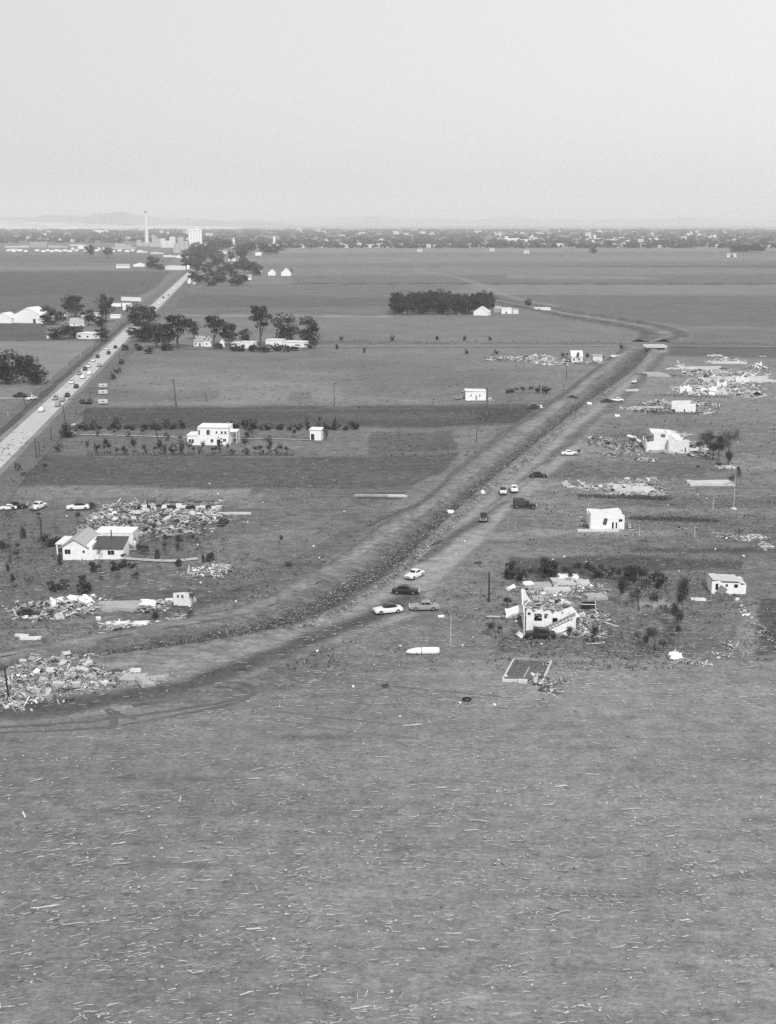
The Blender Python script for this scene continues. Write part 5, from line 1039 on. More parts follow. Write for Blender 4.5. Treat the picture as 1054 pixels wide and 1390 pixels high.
# --- small flat white trailer cottage at the right
a, rz, LL = frame_at(966, 806, 1014, 808, R(-2)); k = LL / 48; r = empty('trailer_cottage', a, rz, 'small white box cottage with dark windows standing alone at the right', 'house')
m = MB(); ruin_wall(m, 48 * k, [(0, 2.6), (12 * k, 2.9), (14 * k, 2.4), (38 * k, 2.3), (42 * k, 1.9), (48 * k, 2.1)], [(5 * k, .8, 9 * k, 2.2), (19 * k, 1.5, 22.5 * k, 2.1), (31 * k, 1.3, 36.5 * k, 2.1)]); ruin_wall(m, 4, [(0, 2.1), (4, 2.3)], org=(48 * k, .2), ang=R(90)); ruin_wall(m, 4, [(0, 2.6), (4, 2.6)], org=(.2, .2), ang=R(90)); ruin_wall(m, 48 * k, [(0, 2.7), (48 * k, 2.4)], org=(0, 4.3)); m.build('wall', WHITE, r)
m = MB(); m.bx(.2, 47 * k, .25, 4.2, .02, .2); m.build('floor', HOLE, r); m = MB(); m.box((25 * k, 2.2, 2.82), (27 * k, 4.9, .14), 0, R(1)); m.box((42.5 * k, 2.3, 2.3), (10 * k, 4.6, .1), 0, R(6)); m.box((6 * k, 2.3, 3.0), (11 * k, 4.7, .1), 0, R(-2)); m.build('roof', CONC, r); m = MB(); m.box((14 * k, -.4, .9), (1.8, .1, 1.6), .2, .6); m.build('fallen_door', ROOFM, r)
# --- low wreck rows, upper right
a, rz, LL = frame_at(917, 560, 946, 561, 0); r = empty('roofless_hut', a, rz, 'low pale roofless hut in the wreck row nearest the watered lane', 'house'); k = LL / 29
m = MB(); ruin_wall(m, LL, [(0, 3.2), (8 * k, 3.5), (29 * k, 3.6)], [(1.5 * k, 1.6, 3 * k, 2.8), (12 * k, .2, 14 * k, 1.4)]); ruin_wall(m, LL, [(0, 3.8), (29 * k, 3.9)], org=(0, 7)); ruin_wall(m, 6.7, [(0, 3.6), (6.7, 3.9)], org=(LL - .1, .21), ang=R(90)); m.build('wall', CREAM, r); m = MB(); m.bx(0.1, LL - .3, .25, 6.9, .02, .3); m.build('floor', HOLE, r)
rubble('long low row of wreckage left of the roofless hut', [(880, 557, 30, 3, 1.2), (900, 548, 26, 3, 1), (858, 555, 10, 3, 1), (952, 556, 12, 6, 1.2), (945, 548, 14, 3, .8), (965, 550, 12, 4, .6)], 700, (6, 4, 3, 1), seed=25, size=1.1)
rubble('wide field of white wreckage under the far garden hedge', [(950, 530, 30, 6, 2.2), (985, 522, 36, 8, 1.6), (1000, 510, 36, 6, 1.5), (960, 508, 30, 6, 1.2), (1030, 500, 12, 4, 2.2), (930, 530, 14, 3, .8), (1015, 535, 20, 5, .5)], 1900, (15, 3, 2, 1), seed=26, size=1.5)
rubble('two low pale heaps in the farthest yard', [(985, 490, 20, 2, 1.0), (975, 485, 8, 2.2, 2), (1034, 484, 5, 1, .8), (925, 497, 10, 2.5, 1.5)], 330, (9, 2, 1, 1), seed=27, size=1.5)
for x, y, sz, lb in [(928, 501, (20, 4, .5), 'long pale slab at the near side of the farthest yard'), (985, 493, (22, 7, .6), 'wide pale slab under the two farthest heaps'), (955, 500, (26, 12, .3), 'pale bare floor in the far wreckage field'), (1000, 515, (36, 20, .3), 'widest pale floor in the far wreckage field'), (960, 532, (20, 14, .4), 'pale floor behind the far garden hedge'), (890, 509, (12, 16, .2), 'pale bare square beside the canal road'), (878, 554, (14, 2, .5), 'pale strip slab in the long low wreck row'), (858, 530.5, (6, 2.6, .6), 'small white slab lying beside the canal road'), (905, 613, (12, 5, .2), 'pale apron slab before the ruined stucco house')]:
    piece('concrete_slab', x, y, sz, 0, lb, 'slab', CONC if sz[2] > .25 else CONCG, z=.2)
for x, y, w_, h_, lb in [(931, 532, 16, 3.5, 'left standing fragment of pale wall with a dark doorway in the far wreckage'), (962, 533, 22, 3.2, 'long standing fragment of pale wall in the far wreckage'), (980, 526, 14, 3.8, 'standing fragment of pale wall behind the longer one'), (1008, 520, 18, 3.4, 'right standing fragment of pale wall in the far wreckage'), (1030, 500, 9, 3.6, 'white corner of wall at the right edge of the far wreckage')]:
    a = G(x - w_ / 2, y); mw = MPP(x, y) * w_; r = empty('wall_fragment', a, 0, lb, 'wall'); m = MB(); rr = random.Random(x)
    ruin_wall(m, mw, [(mw * i / 7, h_ * rr.uniform(.45, 1)) for i in range(8)], [(mw * .45, .3, mw * .56, h_ * .4)]); m.build('wall', CREAM, r); m = MB(); ruin_wall(m, 5, [(0, h_ * .8), (3, h_ * .5), (5, h_ * .3)], org=(mw - .01, .2), ang=R(90)); m.build('return_wall', CREAM, r)
# --- boxy white cottage, mid distance
a, rz, LL = frame_at(632, 543.5, 660, 543.8, 0); r = empty('boxy_cottage', a, rz, 'boxy white cottage left standing near the pole', 'house'); k = LL / 28
m = MB(); ruin_wall(m, LL, [(0, 3.6), (10 * k, 3.6), (16 * k, 3.9), (28 * k, 3.6)], [(14 * k, .1, 15.4 * k, 2.2), (7 * k, 1.6, 8.4 * k, 2.6), (19 * k, 1.6, 20.4 * k, 2.6)]); ruin_wall(m, 6.8, [(0, 3.6), (6.8, 3.6)], org=(LL, .2), ang=R(90)); ruin_wall(m, LL, [(0, 3.6), (LL, 3.6)], org=(0, 7)); m.build('wall', WHITE, r)
m = MB(); m.box((14 * k, 3.6, 3.95), (29 * k, 7.6, .2), 0, R(1)); m.build('roof', TINW, r)
m = MB(); m.bx(.1, LL - .1, .25, 6.9, .02, .2); m.build('floor', HOLE, r)
rubble('rubble at both ends of the boxy white cottage', [(625, 541, 8, 3, 1), (665, 543, 5, 3, .6), (640, 532, 12, 2, 1)], 150, (5, 3, 2, 1), seed=28)
# --- pale wreck strip and house before the bridge
rubble('long strip of pale wreckage in the far pasture', [(690, 488, 26, 1.6, 1.6), (722, 488, 22, 3.5, 3.2), (738, 487, 14, 3, 3.6), (750, 494, 20, 2.2, 1.6), (668, 487, 5, 1.4, 1.8)], 700, (9, 2.5, 1.2, 1), seed=29, size=1.7)
hgable(776, 492, 791, 492, 'battered_house', 8, 3.2, 6, 'battered pale gabled house among dark trees before the bridge', 'house', PLASTER, PLASTER, 'x', wins=[('w', .15, .15, 1, 1.2), ('w', .6, .15, 1, 1.2)])
hflat(805, 491, 818, 491, 'battered_shed', 5, 3, 'pale battered shed right of the gabled house before the bridge', wm=PLASTER, rm=CONCG)
rubble('wreckage around the last houses before the bridge', [(770, 489, 8, 3, 2.5), (800, 492, 14, 2.5, 1.8), (822, 494, 8, 2, 1.5), (836, 487, 3, 1.2, 1.5)], 280, (6, 3, 4, 1), seed=30, size=1.4)
# --- left rubble heaps
rubble('long rubble heap behind the white farmhouse', [(140, 708, 22, 14, 2.6), (190, 706, 26, 16, 3.2), (235, 704, 30, 13, 2.4), (275, 702, 24, 12, 2.4), (290, 695, 8, 12, 2.6), (172, 690, 30, 6, 2.6), (220, 722, 50, 6, .8), (160, 722, 30, 8, 1)], 2600, (7, 4.5, 2.6, 2), seed=31, size=1.0)
m = MB(); rq = random.Random(8)
for i in range(16): m.box((-10 + i * 1.3, rq.uniform(-.4, .4), 1.5 + rq.uniform(-.4, .3)), (1.5, .3, rq.uniform(.6, 1.2)), rq.gauss(0, .08), rq.gauss(0, .1), rq.gauss(0, .2), 0 if rq.random() < .6 else 1)
tag(m.build('fallen_wall', [PLASTER, HOLE], loc=G(248, 695), rz=R(2)), 'long toppled wall along the back of the long rubble heap', 'wall')
m = MB()
for i in range(12): m.box((-9 + i * 1.6, rq.uniform(-.3, .3), 2.3 + rq.uniform(-.2, .2)), (2.0, rq.uniform(1, 2), .12), rq.gauss(0, .1), rq.gauss(0, .06), rq.gauss(-.15, .1))
tag(m.build('toppled_roofing', [WOODD], loc=G(250, 692), rz=R(1)), 'long dark strip of fallen roof on the rubble heap', 'roof')
for i, (x, y, sx, sy, rx_, ry_, q) in enumerate([(185, 706, 3.4, 3.2, 48, 10, 0), (196, 700, 2.6, 2.8, 60, 0, .4), (170, 712, 3, 2, 30, 20, 1), (228, 712, 4, 2, 25, -20, .6), (262, 706, 3, 2.4, 40, 12, .2), (150, 700, 3, 2, 20, 15, 2), (207, 696, 1.2, 2.0, 85, 0, 0), (268, 700, 1, 2.0, 85, 0, .1), (280, 712, 3, 2, 20, 30, .9), (240, 702, 3.6, 1.6, 30, -25, .3), (205, 716, 3, 1.4, 20, 5, 1.2), (130, 712, 2.4, 2, 45, 0, .5)]):
    piece('broken_plasterboard', x, y, (sx * .62, sy * .5, .1), q, 'pale broken wall panel jutting from the long rubble heap', 'panel', RUBM[0], ry=R(ry_), rx=R(rx_), z=1.6, group='panels in the long rubble heap')
m = MB(); m.bx(0, 1.2, 0, .2, 0, 3.2); m.bx(1.3, 1.9, .3, .5, 0, 2.2); tag(m.build('chimney_stub', PLASTER, loc=G(174, 747)), 'white upright stub of wall right behind the dark roofed wing', 'wall')
piece('long_plank', 318, 698, (9, .8, .25), 0, 'long pale beam lying right of the rubble heap', 'beam', CONC, jag=False)
rubble('small round heap of pale rubble on the pasture', [(285, 776, 28, 8, .8), (268, 777, 8, 5, .8)], 330, (6, 4, 2.5, 2), seed=32, size=.8)
rubble('row of wreckage left of the bare concrete floor', [(52, 828, 30, 9, 1.4), (88, 824, 24, 9, 1.6), (118, 822, 20, 10, 1.4), (30, 832, 12, 5, 1.2), (70, 836, 30, 5, .6)], 950, (7, 3.5, 2.5, 1.5), seed=33, size=.9)
rubble('wreckage right of the bare concrete floor', [(200, 824, 24, 6, .8), (225, 820, 16, 6, .8), (160, 850, 24, 6, .4), (195, 848, 16, 4, .5), (242, 842, 12, 8, .5), (150, 862, 8, 4, .4)], 480, (7, 3.5, 2, 2), seed=34, size=.75)
piece('concrete_slab', 162, 825, (8.5, 5.5, .2), .05, 'bare pale concrete floor between two heaps of wreckage', 'slab', CONCG, z=.25)
for x, y, sz, q, ry_, rx_, lb in [(78, 820, (2.8, 2, .12), .1, 0, 30, 'pale panel on top of the left wreck row, left one'), (105, 817, (4, 1.6, .12), .1, 5, 30, 'widest pale panel topping the left wreck row'), (118, 822, (3.6, 2.4, .12), -.5, 25, 10, 'slanted ribbed panel at the right end of the left wreck row'), (74, 825, (1, 1.6, .1), .1, 0, 70, 'square white door standing in the left wreck row'),
                                 (202, 823, (3.4, 2.2, .15), .1, 0, 25, 'pale tilted slab right of the bare concrete floor'), (150, 863, (2.2, 1.2, .5), .1, 0, 0, 'white block lying below the bare concrete floor'), (160, 848, (4.4, 1.2, .1), .1, 0, 5, 'long flat board below the bare concrete floor'), (190, 849, (3.6, 1.8, .1), -.1, 0, 8, 'wide flat board right of the long one'),
                                 (30, 864, (2.6, .5, .1), -.2, 0, 0, 'short pale board near the left edge of the pasture'), (42, 868, (4, .8, .1), .05, 0, 0, 'longer pale board near the left edge of the pasture'), (258, 842, (2.2, 1, .12), .2, 0, 0, 'small pale board near the canal on the left'), (134, 842, (1, .8, .3), .2, 0, 20, 'small pale lump on the left pasture'),
                                 (235, 817, (3, 1, .12), .1, 0, 10, 'narrow pale slab beside the standing fragment of wall')]:
    piece('fallen_cladding', x, y, sz, q, lb, 'panel', PLASTER, ry=R(ry_), rx=R(rx_))
r = empty('wall_fragment', G(236, 822), R(-4), 'standing fragment of pale wall with two small dark windows', 'wall'); m = MB(); ruin_wall(m, 3.4, [(0, 2.6), (2, 2.8), (3.4, 2.7)], [(.7, 1.5, 1.2, 2.3), (1.6, 1.5, 2.1, 2.3)]); m.build('wall', PLASTER, r); m = MB(); ruin_wall(m, 3, [(0, 2.7), (1.5, 2.4), (3, .4)], org=(3.4, .2), ang=R(80)); m.build('return_wall', PLASTER, r)
rubble('largest rubble heap beside the canal at the left edge', [(55, 915, 48, 26, 2.4), (85, 925, 40, 18, 2.2), (40, 940, 40, 14, .9), (110, 905, 28, 18, 1.8), (20, 925, 26, 24, 1.2), (72, 885, 18, 8, 1), (130, 925, 26, 10, .9), (160, 920, 24, 8, .6), (10, 955, 24, 8, .3)], 5200, (8, 4, 2.6, 3), seed=35, size=.6)
for i, (x, y, sx, sy, rx_, ry_, q) in enumerate([(70, 918, 3, 2.4, 30, 10, .2), (84, 908, 3.4, 2, 35, -10, 1.2), (96, 925, 3.4, 2.6, 18, 5, .3), (112, 916, 4, 2, 20, 8, -.3), (120, 908, 3, 2, 24, -18, .5), (60, 930, 2.6, 2, 20, 20, .8), (90, 894, 2.4, 1.6, 50, 0, .7), (32, 905, 2, 1.4, 30, 0, .2), (48, 896, 2.4, 1.4, 15, 12, .4), (80, 936, 3, 1.8, 12, 4, .1), (50, 944, 2, 1, 10, 0, -.5), (104, 936, 2.4, 1.4, 16, 0, .3)]):
    piece('broken_plasterboard', x, y, (sx * .62, sy * .5, .1), q, 'pale crumpled sheet in the largest rubble heap', 'panel', RUBM[0], ry=R(ry_), rx=R(rx_), z=.9, group='sheets in the largest rubble heap')
for x, y, sz, q, ry_, rx_, lb in [(142, 928, (1.4, 1.2, .8), 0, 0, 0, 'white cube shaped box at the right foot of the largest heap'), (182, 924, (4.6, 2, .12), .05, 0, 20, 'wide grey roof sheet by the dirt road, left one'), (197, 930, (2.6, 2.6, .12), .6, 12, 15, 'tilted grey roof sheet by the dirt road, right one'), (213, 922, (4, 1, .12), .2, 0, 8, 'narrow grey strip at the right end of the roof sheets'), (184, 912, (1.8, .7, .4), .2, 0, 0, 'white slab on the canal bank above the roof sheets'),
                                 (124, 896, (3, 1.4, .3), .1, 0, 0, 'pale block where the canal bank ends in rubble')]:
    piece('roofing_sheet', x, y, sz, q, lb, 'panel', PLASTER if 'white' in lb else CONCG, ry=R(ry_), rx=R(rx_))
m = MB(); m.box((0, 0, .9), (.12, .12, 1.8), 0, .05); m.box((-.25, 0, 1.2), (.8, .08, .1), .1, .3); tag(m.build('broken_post', POSTP, loc=G(211, 931)), 'short pale broken post at the right end of the roof sheets', 'post')
m = MB(); m.tube([(-1.6, 0, .2), (0, .3, .5), (1.6, 0, .25)], .1, 5); m.tube([(-1, .4, .2), (1.2, -.2, .4)], .07, 5); tag(m.build('fallen_limb', WOODD, loc=G(158, 913)), 'dark splintered limb across the bank by the roof sheets', 'branch')
rubble('low wreckage in front of the far garden trees', [(930, 898, 14, 3, .5), (918, 890, 6, 4, .8), (950, 902, 12, 2, .3)], 150, (6, 4, 2, 1), seed=36, size=.6)
piece('fallen_cladding', 918, 895, (3, 1.6, .12), .1, 'pale panel leaning at the left of the low wreckage by the garden', 'panel', PLASTER, rx=R(40)); piece('fallen_cladding', 948, 815, (3, .8, .1), -.1, 'thin pale board left of the white box cottage', 'board', PLASTER)
rubble('white rubble at the right edge beyond the cottage', [(1027, 730, 14, 3, 1), (1008, 731, 14, 3, .4), (985, 728, 12, 3, .3), (1040, 742, 8, 5, .2)], 260, (8, 3, 1.5, 1), seed=37, size=.8)
rubble('litter of scraps along the right hand side of the field track', [(1006, 889, 8, 4, .4), (990, 876, 12, 7, .15), (1020, 840, 8, 30, .15), (980, 890, 14, 3, .2)], 130, (8, 3, 2, 1), seed=38, size=.5)
# long low sheds of planks on the pasture by the word-mark
piece('roofing_sheet', 507, 674, (11, .7, .2), -.03, 'long pale roof sheet lying on the pasture beside the canal', 'panel', CONCG, rx=R(12)); piece('roofing_sheet', 540, 674.5, (5.5, 1.0, .15), -.05, 'narrow pale sheet right of the long roof sheet', 'panel', WOODP, rx=R(8))
piece('fallen_ladder', 555, 748, (3.4, .5, .1), -1.0, 'dark beam lying on the canal bank above the pale sedan', 'beam', WOODD)
m = MB(); m.tube([(-3.2, -1.2, .25), (0, 0, .4), (3.0, 2.4, .5)], [.08, .14, .2], 6); m.tube([(1, .6, .4), (2.2, 2.6, .7)], .08, 5); tag(m.build('fallen_pole', WOODD, loc=G(588, 741), rz=R(15)), 'dark fallen pole lying beside the dirt road', 'pole')
piece('white_sheet', 612, 700, (1.8, 1.4, .3), .4, 'white crumpled sheet on the canal edge, lower one', 'panel', WHITE, rx=R(35), z=.9); piece('white_sheet', 655, 673, (1.2, 1.2, .3), .4, 'white crumpled sheet on the canal edge, upper one', 'panel', WHITE, rx=R(45), z=.9)
m = MB(); m.box((0, 0, .2), (1.6, .5, .3), .2, .1); m.box((.4, .1, .4), (.8, .4, .2)); tag(m.build('wreck_scrap', WOODD, loc=G(649, 765)), 'small dark scrap alone on the grass right of the dirt road', 'scrap')
cl = MB(); rq = random.Random(44); nL = len(LC)
for i in range(5200):
    t = rq.uniform(.28, .9) * (nL - 1); j = int(t); dens = .25 + .75 * abs(math.sin(j * .9) * math.sin(j * .37 + 1))
    if rq.random() > dens * (1.3 if j > nL * .42 else .5): continue
    p = LC[j].lerp(LC[min(j + 1, nL - 1)], t - j).lerp(LD[j].lerp(LD[min(j + 1, nL - 1)], t - j), rq.gauss(.4, .6)); q = rq.random()
    sz = (rq.uniform(.2, 1.1), rq.uniform(.04, .1), .05) if q < .6 else ((rq.uniform(.15, .5), rq.uniform(.12, .4), .05) if q < .85 else (rq.uniform(.1, .3), rq.uniform(.1, .25), rq.uniform(.05, .2)))
    cl.box((p.x + rq.gauss(0, .4), p.y + rq.gauss(0, .4), .72 + rq.uniform(-.15, .25)), sz, rq.uniform(0, 3.1), rq.gauss(0, .25), rq.gauss(0, .25), rq.choices((0, 1, 2, 3, 4), (3, 4, 5.5, 2, .6))[0])
for i in range(600):
    j = int(rq.uniform(.2, .95) * (nL - 1)); p = LB[j].lerp(LC[j], rq.uniform(.15, 1)); cl.box((p.x + rq.gauss(0, 1.5), p.y + rq.gauss(0, 1.5), .95 + rq.uniform(-.2, .4)), (rq.uniform(.3, 1.3), rq.uniform(.04, .09), .05), rq.uniform(0, 3.1), rq.gauss(0, .3), 0, rq.choices((0, 1, 2), (3, 3, 5))[0])
tag(cl.build('litter', RUBM), 'long line of smashed lumber and litter strewn along the canal edge', 'litter', kind='stuff')
# ---------------------------------------------------------------- vehicles
def loft(mb, secs, m=0):              # secs: list of (x, [(y, z)...]) rings of equal length
    n = len(secs[0][1]); vs = [(x, y, z) for x, ring in secs for y, z in ring]
    fs = [(i * n + j, i * n + (j + 1) % n, (i + 1) * n + (j + 1) % n, (i + 1) * n + j) for i in range(len(secs) - 1) for j in range(n)]
    fs += [tuple(range(n))[::-1], tuple((len(secs) - 1) * n + j for j in range(n))]; mb.add(vs, fs, m)
def ring(w_, z0, z1, c=.25):
    h = z1 - z0; return [(-w_, z0), (-w_, z0 + h * .55), (-w_ * .93, z0 + h * .85), (-w_ * (1 - c), z1), (w_ * (1 - c), z1), (w_ * .93, z0 + h * .85), (w_, z0 + h * .55), (w_, z0)]
def wheels(r, xs, yw, rad=.36, wd=.22):
    for x in xs:
        for s in (-1, 1):
            m = MB(); m.tube([(x, s * yw - wd / 2, rad), (x, s * yw + wd / 2, rad)], rad, 14); o = m.build('wheel', TYRE, r)
            m = MB(); m.tube([(x, s * (yw + wd / 2), rad), (x, s * (yw + wd / 2 + .02), rad)], rad * .55, 10); m.build('hubcap', CHROME, o)
def make_car(paint, top, name='sedan', lw=1.0, doors_open=False):
    def f():
        r = empty(name, (0, 0, 0)); r['category'] = 'car'
        m = MB(); loft(m, [(-2.45, ring(.72, .42, .78)), (-2.3, ring(.84, .34, .92)), (-1.6, ring(.9, .3, 1.02)), (-.7, ring(.92, .28, 1.04)), (.8, ring(.92, .28, 1.04)), (1.5, ring(.88, .28, 1.02, .35)), (2.2, ring(.82, .32, .94, .4)), (2.42, ring(.7, .4, .78, .4))]); m.build('body', paint, r, smooth=False)
        m = MB(); loft(m, [(-1.55, ring(.62, 1.0, 1.06)), (-1.05, ring(.7, 1.0, 1.48, .2)), (-.3, ring(.74, 1.0, 1.6, .2)), (.35, ring(.72, 1.0, 1.56, .2)), (.95, ring(.66, 1.0, 1.07))]); m.build('cabin', top, r)
        for s in (-1, 1):
            m = MB(); a = .77 * s
            m.hexa([(-1.0, a, 1.1), (-.1, a, 1.1), (-.1, a * .9, 1.1), (-1.0, a * .9, 1.1)], [(-.85, a * .95, 1.42), (-.1, a * .97, 1.45), (-.1, a * .85, 1.45), (-.85, a * .85, 1.42)])
            m.hexa([(0, a, 1.1), (.62, a, 1.1), (.62, a * .9, 1.1), (0, a * .9, 1.1)], [(0, a * .97, 1.45), (.34, a * .95, 1.43), (.34, a * .85, 1.43), (0, a * .85, 1.45)]); m.build('side_window', DARKP, r)
        m = MB(); m.hexa([(.9, -.58, 1.11), (.9, .58, 1.11), (.84, .58, 1.1), (.84, -.58, 1.1)], [(.46, -.56, 1.5), (.46, .56, 1.5), (.4, .56, 1.46), (.4, -.56, 1.46)]); m.build('windscreen', DARKP, r)
        m = MB(); m.hexa([(-1.5, -.52, 1.1), (-1.5, .52, 1.1), (-1.44, .52, 1.08), (-1.44, -.52, 1.08)], [(-1.14, -.5, 1.46), (-1.14, .5, 1.46), (-1.08, .5, 1.42), (-1.08, -.5, 1.42)]); m.build('rear_window', DARKP, r)
        for x in (-2.56, 2.44):
            m = MB(); m.bx(x, x + .12, -.82, .82, .38, .56); m.build('bumper', CHROME, r)
        m = MB(); m.bx(2.43, 2.47, -.42, .42, .58, .76); m.build('grille', CHROME, r)
        for s in (-.62, .62):
            m = MB(); m.tube([(2.38, s, .78), (2.5, s, .78)], .12, 10); m.build('headlight', LAMP, r)
        wheels(r, (-1.5, 1.45), .8); return r
    return Proto(f)
CW = make_car(CARW, CARW, 'sedan'); CD = make_car(CARD, CARD, 'sedan'); CM = make_car(CARM, CARM, 'sedan'); C2 = make_car(CARW, CARD, 'convertible')
def truckp():
    r = empty('canvas_truck', (0, 0, 0)); r['category'] = 'truck'
    m = MB(); loft(m, [(.9, ring(.85, .6, 1.35)), (1.6, ring(.8, .6, 1.3)), (2.7, ring(.55, .6, 1.2))]); m.build('hood', CARD, r)
    m = MB(); loft(m, [(.0, ring(.9, .6, 2.0)), (.75, ring(.88, .6, 2.0)), (1.0, ring(.84, .6, 1.4))]); m.build('cab', CARD, r)
    m = MB(); m.hexa([(1.0, -.7, 1.42), (1.0, .7, 1.42), (.95, .7, 1.4), (.95, -.7, 1.4)], [(.82, -.7, 1.92), (.82, .7, 1.92), (.76, .7, 1.9), (.76, -.7, 1.9)]); m.build('windscreen', DARKP, r)
    m = MB(); loft(m, [(-3.0, ring(1.05, .8, 2.3)), (-1.5, ring(1.08, .8, 2.4)), (-.1, ring(1.05, .8, 2.35))]); m.build('canvas_cover', CANVAS, r); m = MB(); m.bx(-3, 2.4, -.5, .5, .45, .6); m.build('chassis', WOODD, r)
    for s in (-1, 1):
        m = MB(); loft(m, [(1.3, [(s * .6 + a * .28, z) for a, z in ((-1, .5), (-1, .9), (1, .9), (1, .5))]), (2.5, [(s * .65 + a * .24, z) for a, z in ((-1, .5), (-1, .8), (1, .8), (1, .5))])]); m.build('fender', CARD, r)
        m = MB(); m.tube([(2.6, s * .6, 1.0), (2.75, s * .6, 1.0)], .15, 10); m.build('headlight', LAMP, r)
    m = MB(); m.bx(2.8, 2.9, -.8, .8, .5, .65); m.build('bumper', CHROME, r)
    wheels(r, (-2.0, 2.0), .86, .45, .26); return r
TRK = Proto(truckp)
def put(P, x, y, deg, label, sc=1.0, z=.1, tilt=0, group=None, cat='car'):
    sc *= 1.12 if P in (CW, CD, CM, C2, TRK) else 1; o = P.put(G(x, y) + Vector((0, 0, z)), R(deg), (sc, sc, sc), label, cat, group)
    if tilt: o.rotation_euler[1] = R(tilt)
    return o
put(C2, 527, 832, 197, 'pale convertible with a dark top parked by the canal road', 1.04); put(CM, 576, 828, 183, 'long grey sedan with chrome trim parked facing left', 1.05)
put(CD, 551, 806, -8, 'dark battered car askew on the canal road', 1.02); put(CW, 563, 784, 236, 'pale sedan coming toward us on the canal road, dark luggage behind')
put(CD, 657, 706, 262, 'dark car coming down the middle of the canal road', 1.1); put(C2, 683, 670, 268, 'pale car with an open dark front stopped at the canal', 1.0); put(CW, 698, 667, 88, 'white car seen from behind, parked by the open pale car', 1.05)
put(TRK, 713, 690, -8, 'dark canvas covered truck standing right of the road', .98, cat='truck'); put(CD, 731, 648, -6, 'dark car alone in the yard above the canvas truck', 1.0); put(CW, 773, 618, 4, 'pale car parked before the torn hedge beyond the road', .95)
put(CD, 725, 555, 5, 'dark car parked on the left canal bank, pale sheet beside it', .95, z=.4); piece('white_sheet', 733, 554, (2.4, 1.8, .4), .2, 'white sheet beside the dark car on the left bank', 'panel', WHITE, rx=R(30))
put(CD, 777, 545, 10, 'dark car at the near side of the canal crossing', .9, z=1.2); put(CD, 824, 546.5, 8, 'dark car parked on the dirt road below the slab', 1.0); put(CW, 838, 545, 190, 'pale car behind the dark one on the dirt road', .95); put(CW, 861, 520, 250, 'white car farthest up the canal road', 1.0)
piece('white_sheet', 800, 551, (2, 1.4, .5), .2, 'white scrap on the canal edge at the crossing', 'panel', WHITE, rx=R(30), z=.9); piece('white_sheet', 838, 566, (2, 1.2, .5), .2, 'white scrap on bare ground below the parked cars', 'panel', WHITE, rx=R(30)); piece('white_sheet', 836, 486.5, (5, 2, .6), .1, 'white sheet on the bank just before the bridge', 'panel', WHITE, z=1.4)
put(CD, 22, 690, 8, 'dark car at the left edge of the farm lane', 1.1); put(CW, 12, 692, 196, 'pale car overlapping the dark one at the left edge', .8); put(CW, 52, 691, 255, 'pale round backed car alone on the lane', 1.1); put(C2, 107, 692, 190, 'pale car with dark roof near the long rubble heap', 1.1)
put(CD, 303, 712, 80, 'dark truck like car at the right end of the long rubble heap', .95, cat='car'); put(CD, 40, 836, 6, 'crushed dark car half buried in the left wreck row', .85, tilt=6)
old = put(CD, 733, 866, 178, 'dark old car wrecked in front of the collapsed house', 1.05)

# highway traffic: small in the view, one mesh each
def farcar(paint, name='car'):
    def f():
        m = MB(); loft(m, [(-2.4, ring(.8, .35, .85)), (-1.6, ring(.9, .3, 1.0)), (1.5, ring(.9, .3, 1.0)), (2.4, ring(.75, .35, .8))], 0); loft(m, [(-1.4, ring(.66, .98, 1.05)), (-.9, ring(.7, .98, 1.55)), (.3, ring(.7, .98, 1.55)), (.9, ring(.64, .98, 1.05))], 0)
        m.bx(-1.0, .4, -.76, -.71, 1.08, 1.4, 1); m.bx(-1.0, .4, .71, .76, 1.08, 1.4, 1)
        m.hexa([(.92, -.55, 1.08), (.92, .55, 1.08), (.86, .55, 1.06), (.86, -.55, 1.06)], [(.42, -.55, 1.5), (.42, .55, 1.5), (.36, .55, 1.46), (.36, -.55, 1.46)], 1)
        for x in (-1.45, 1.4):
            for s in (-.78, .78): m.tube([(x, s - .12, .35), (x, s + .12, .35)], .35, 10, 2)
        return m.build('car', [paint, DARKP, TYRE])
    return Proto(f)
FW, FD, FM = farcar(CARW), farcar(CARD), farcar(CARM)
hd = math.degrees(math.atan2(u2.y, u2.x))
